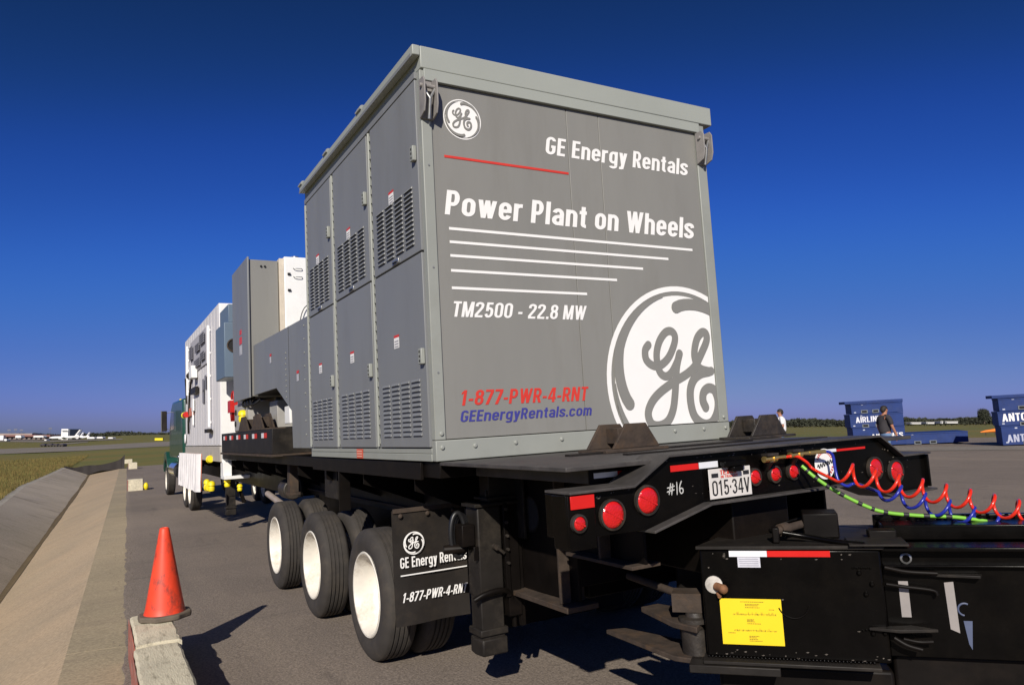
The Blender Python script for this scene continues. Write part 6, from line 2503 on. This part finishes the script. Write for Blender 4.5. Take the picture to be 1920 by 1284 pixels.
# ================================================================== BLUE CRATES
def crate(lab, org, vx, x0, x1, z0, z1, dep, text=None, sock=((0.28, 1), (0.62, 1)), sock_z=0.25, trim=True, overhang=0.0):
    """org: left front foot; vx: direction of the face; sizes in metres"""
    vy = Vector((-vx.y, vx.x, 0))
    if vy.dot(org - CW) < 0:
        vy = -vy
    M = Matrix.Translation(org) @ TILT.to_4x4() @ Matrix(((vx.x, vy.x, 0), (vx.y, vy.y, 0), (0, 0, 1))).to_4x4()
    t = thing('steel_crate', lab, 'crate', org + Vector((0, 0, z0)), tilt=False, group='blue steel crates on the apron')

    def A(nm, mb, m, par=None, **kw):
        mb.v = [tuple(M @ Vector(p)) for p in mb.v]
        return obj(nm, mb, m, par or t, **kw)
    mb = MB()
    mb.box(x0, x1, 0, dep, z0 + 0.012, z1 - 0.004)
    A('body', mb, BLUEBOX, bev=0.012)
    w = x1 - x0
    if trim:
        mb = MB()
        mb.box(x0 - 0.012, x1 + 0.012, -0.014, dep + 0.01, z1 - 0.06, z1)
        A('rim', mb, BLUEBOX, bev=0.006)
    if overhang:
        mb = MB()
        mb.box(x0 - overhang, x1 + 0.02, -0.05, dep + 0.02, z1 + 0.002, z1 + 0.13)
        A('lid', mb, BLUEBOX, bev=0.008)
    for fx, _ in sock:
        c = x0 + w * fx
        zc = z0 + (z1 - z0) * sock_z
        mb = MB()
        for (a, b, c0, c1) in ((-0.15, 0.15, 0.06, 0.09), (-0.15, 0.15, -0.07, -0.04), (-0.15, -0.11, -0.04, 0.06), (0.11, 0.15, -0.04, 0.06)):
            mb.box(c + a, c + b, -0.03, -0.001, zc + c0, zc + c1)
        s = A('fork_socket', mb, mat('socket_steel', (0.14, 0.16, 0.18), 0.6, var=0.2))
        mb = MB()
        mb.box(c - 0.109, c + 0.109, -0.006, -0.002, zc - 0.04, zc + 0.06)
        A('socket_hole', mb, SLOT, s)
    mb = MB()
    for (fx, fz) in ((0.05, 0.12), (0.2, 0.85)):
        mb.box(x0 + w * fx, x0 + w * fx + 0.09, -0.004, -0.0015, z0 + (z1 - z0) * fz, z0 + (z1 - z0) * fz + 0.05)
    A('paint_mark', mb, mat('scuffed_white', (0.45, 0.48, 0.55), 0.7))
    if text:
        mb = MB()
        body, tx0, tx1, tz, cap, tm = text
        print_text(mb, body, tx0, tx1, tz, cap, lambda u, v, d=0: (u, -0.003 - d, v + 0.03 * (u - tx0)))
        A('stencil_lettering', mb, tm)


def face_dir(u, yaw):
    v = RWm @ Vector((1, 0, 0))
    v.z = 0
    v.normalize()
    return Matrix.Rotation(R(yaw), 3, 'Z') @ v


STENW = mat('stencil_white', (0.72, 0.72, 0.76), 0.6, var=0.08, scale=14, dirt=(0.2, 0.25, 0.4), dirt_amt=0.5, dirt_scale=20)
STENG = mat('stencil_worn', (0.42, 0.44, 0.55), 0.6, var=0.1, scale=14, dirt=(0.1, 0.14, 0.3), dirt_amt=0.5, dirt_scale=20)
base = hit(1600, 838)
vx = face_dir(1587, -12)
DP = (base - CW).dot(RWm @ Vector((0, 0, -1)))
S = DP / 1384       # metres per photo pixel there
Wd = 92 * S
crate('bottom blue steel crate of the left stack, behind the man', base, vx, 0.05, Wd, 0.02, 35 * S, 1.2, ('AIRLINES', Wd * 0.36, Wd * 0.96, 13 * S, 9 * S, PRINT_WHITE), ())
crate('blue steel crate reading AIRLINES, middle of the left stack', base, vx, -0.02, Wd, 35 * S, 60.5 * S, 1.2, ('AIRLINES', Wd * 0.1, Wd * 0.66, 44.5 * S, 10.5 * S, STENW), ((0.28, 1), (0.53, 1)), 0.12)
crate('topmost blue steel crate of the left stack under an overhanging lid', base, vx, 0.08, Wd + 0.02, 60.5 * S, 80 * S, 1.2, None, ((0.25, 1), (0.47, 1)), 0.2, True, 0.28)
b2 = hit(1685, 834.5)
vx2 = face_dir(1685, -18)
S2 = (b2 - CW).dot(RWm @ Vector((0, 0, -1))) / 1384
crate('single low blue crate lying on the pavement between the stacks', b2, vx2, 0, 116 * S2, 0.02, 21 * S2, 2.0, None, ((0.28, 1), (0.5, 1)), 0.12)
mb = MB()
gx = at(1680, 812, (base - CW).dot(RWm @ Vector((0, 0, -1))) + 2.5)
b3 = hit(1881, 836)
vx3 = face_dir(1866, -22)
S3 = (b3 - CW).dot(RWm @ Vector((0, 0, -1))) / 1384
W3 = 110 * S3
crate('bottom blue crate of right stack with faded stencilled lettering', b3, vx3, 0.0, W3, 0.02, 37 * S3, 1.1, ('ANTONOV', 8 * S3, 76 * S3, 6.5 * S3, 14 * S3, STENG), ((0.36, 1), (0.7, 1)), 0.1)
crate('blue crate of right stack with bright white stencilled lettering', b3, vx3, -0.06, W3, 37 * S3, 64 * S3, 1.1, ('ANTONOV', 4 * S3, 74 * S3, 45 * S3, 14.5 * S3, PRINT_WHITE), ((0.36, 1), (0.7, 1)), 0.1)
crate('topmost blue crate of right stack with overhanging lid', b3, vx3, 0.02, W3, 64 * S3, 89 * S3, 1.1, None, ((0.34, 1), (0.7, 1)), 0.22, True, 0.22)
# grey post box beyond the left stack
t = thing('grey_cabinet', 'plain grey utility box between left crate stack and single low crate', 'utility box', base, tilt=False)
dd = DP + 2.6
block(t, 'box', 1671, 1691, 799, 834, dd, 0.7, mat('beige_grey_paint', (0.27, 0.26, 0.235), 0.7, var=0.08))
block(t, 'foot', 1672, 1690, 834.1, 836.5, dd + 0.1, 0.5, DARKT)


# ================================================================== PEOPLE
def skin(verts, edges, rad, m, levels=1, root=0):
    me = bpy.data.meshes.new('s')
    me.from_pydata([tuple(v) for v in verts], edges, [])
    o = bpy.data.objects.new('s', me)
    COL.objects.link(o)
    md = o.modifiers.new('skin', 'SKIN')
    md.use_smooth_shade = True
    for i, rr in enumerate(rad):
        sv_ = me.skin_vertices[0].data[i]
        sv_.radius = rr if isinstance(rr, tuple) else (rr, rr)
        sv_.use_root = (i == root)
    sb = o.modifiers.new('sub', 'SUBSURF')
    sb.levels = levels
    dg = bpy.context.evaluated_depsgraph_get()
    dg.update()
    me2 = bpy.data.meshes.new_from_object(o.evaluated_get(dg))
    bpy.data.objects.remove(o)
    me2.materials.clear()
    me2.materials.append(m)
    return me2


SKINM = mat('skin', (0.38, 0.17, 0.10), 0.55, var=0.08, scale=20)
HAIR = mat('dark_hair', (0.02, 0.015, 0.012), 0.7, var=0.2, scale=30)
DENIM = mat('blue_denim', (0.12, 0.2, 0.34), 0.85, var=0.15, scale=12)
TEE = mat('charcoal_shirt', (0.032, 0.029, 0.033), 0.85, var=0.15, scale=6)
WTEE = mat('white_shirt', (0.75, 0.75, 0.76), 0.8, var=0.04, scale=6)
SHOE = mat('dark_shoe', (0.03, 0.026, 0.024), 0.6)


def person(lab, pos, h, face, shirt, trousers, lean=0.04):
    """x forward for the figure, y to its left, before turning by face"""
    t = thing('person', lab, 'person', pos, face, tilt=False)
    k = h / 1.78
    L = lambda *p: Vector(p) * k
    v = [L(0, 0, 0.98), L(0.0, 0, 1.15), L(-0.01, 0, 1.35), L(0.0, 0, 1.46), L(0.015, 0, 1.53), L(0.03, 0, 1.60), L(0.035, 0, 1.68), L(0.03, 0, 1.745)]
    r_ = [(0.15 * k, 0.12 * k), (0.145 * k, 0.12 * k), (0.155 * k, 0.11 * k), (0.10 * k, 0.08 * k), 0.055 * k, (0.075 * k, 0.085 * k), (0.08 * k, 0.095 * k), 0.055 * k]
    e = [(i, i + 1) for i in range(7)]

    def chain(start, pts, rr):
        prev = start
        for p, q in zip(pts, rr):
            v.append(p)
            r_.append(q * k)
            e.append((prev, len(v) - 1))
            prev = len(v) - 1
    for s in (1, -1):
        fw = 0.12 if s < 0 else 0.02
        chain(3, [L(0, 0.17 * s, 1.44), L(0.0, 0.235 * s, 1.36), L(-0.03 + fw * 0.6, 0.27 * s, 1.15), L(0.04 + fw, 0.265 * s, 0.93), L(0.06 + fw, 0.26 * s, 0.86)], [0.065, 0.058, 0.045, 0.034, 0.04])
        st = 0.16 * s
        chain(0, [L(0.01, 0.095 * s, 0.90), L(0.04 + st * 0.6, 0.10 * s, 0.52), L(-0.01 + st, 0.10 * s, 0.10), L(0.13 + st, 0.105 * s, 0.05)], [0.095, 0.065, 0.045, 0.04])
    me = skin(v, e, r_, SKINM, 2)
    body_ = obj('body', me, SKINM, t)
    # nose, ears
    mb = MB()
    mb.ball(L(0.128, 0, 1.655), 0.017 * k, 8, (1.2, 0.8, 1.4))
    mb.ball(L(0.03, 0.083, 1.66), 0.02 * k, 8, (0.9, 0.5, 1.5))
    mb.ball(L(0.03, -0.083, 1.66), 0.02 * k, 8, (0.9, 0.5, 1.5))
    obj('face_features', mb, SKINM, t, smooth=60, local=True)
    # hair cap
    mb = MB()
    mb.ball(L(0.012, 0, 1.70), 0.102 * k, 14, (1.05, 0.92, 0.9))
    mb.ball(L(-0.03, 0, 1.66), 0.085 * k, 12, (0.9, 1.0, 1.1))
    obj('hair', mb, HAIR, t, smooth=60, local=True)
    # hands with five fingers
    mb = MB()
    for s in (1, -1):
        fw = 0.12 if s < 0 else 0.02
        o_ = Vector((0.065 + fw, 0.26 * s, 0.84))
        mb.ball(o_ * k, 0.042 * k, 8, (1.0, 0.5, 1.2))
        for q in range(4):
            a = o_ + Vector((-0.028 + 0.018 * q, 0, -0.04))
            ln = (0.062, 0.074, 0.07, 0.055)[q]
            mb.tube([a * k, (a + Vector((0.006, -0.006 * s, -ln * 0.55))) * k, (a + Vector((0.002, -0.022 * s, -ln))) * k], [0.009 * k, 0.008 * k, 0.006 * k], 6)
        a = o_ + Vector((0.035, -0.01 * s, 0.01))
        mb.tube([a * k, (a + Vector((0.022, -0.008 * s, -0.03))) * k, (a + Vector((0.022, -0.012 * s, -0.058))) * k], [0.011 * k, 0.009 * k, 0.007 * k], 6)
    obj('hands', mb, SKINM, t, smooth=60, local=True)
    # shirt
    v = [L(0, 0, 0.89), L(0, 0, 1.12), L(-0.01, 0, 1.34), L(0, 0, 1.47)]
    r_ = [(0.205 * k, 0.195 * k), (0.185 * k, 0.17 * k), (0.185 * k, 0.15 * k), (0.09 * k, 0.085 * k)]
    e = [(0, 1), (1, 2), (2, 3)]
    for s in (1, -1):
        fw = 0.12 if s < 0 else 0.02
        chain(3, [L(0, 0.17 * s, 1.445), L(0, 0.24 * s, 1.36), L(-0.02 + fw * 0.4, 0.27 * s, 1.20)], [0.08, 0.078, 0.07])
    obj('shirt', skin(v, e, r_, shirt, 2), shirt, t)
    # trousers
    v = [L(0, 0, 0.99), L(0, 0, 0.92)]
    r_ = [(0.185 * k, 0.18 * k), (0.185 * k, 0.175 * k)]
    e = [(0, 1)]
    for s in (1, -1):
        st = 0.16 * s
        chain(1, [L(0.01, 0.10 * s, 0.84), L(0.04 + st * 0.6, 0.105 * s, 0.50), L(-0.01 + st, 0.105 * s, 0.08)], [0.105, 0.083, 0.075])
    obj('trousers', skin(v, e, r_, trousers, 2, 1), trousers, t)
    mb = MB()
    for s in (1, -1):
        st = 0.16 * s
        mb.ball(L(0.07 + st, 0.105 * s, 0.05), 0.06 * k, 10, (2.2, 0.85, 0.85))
    pieces('shoes', mb, SHOE, t, smooth=60, local=True)
    return t


vr = face_dir(1660, 0)
fang = math.atan2(vr.y, vr.x)
p = hit(1664, 872)
hh = 111 * (p - CW).dot(RWm @ Vector((0, 0, -1))) / 1384
person('man in charcoal t-shirt and jeans walking past the left crate stack', p, hh, fang + R(12), TEE, DENIM)
p = hit(1468, 858)
hh = 91 * (p - CW).dot(RWm @ Vector((0, 0, -1))) / 1384
person('man in white shirt half hidden behind the right tie-down lug', p, hh, fang + R(170), WTEE, DENIM)

bpy.context.view_layer.update()
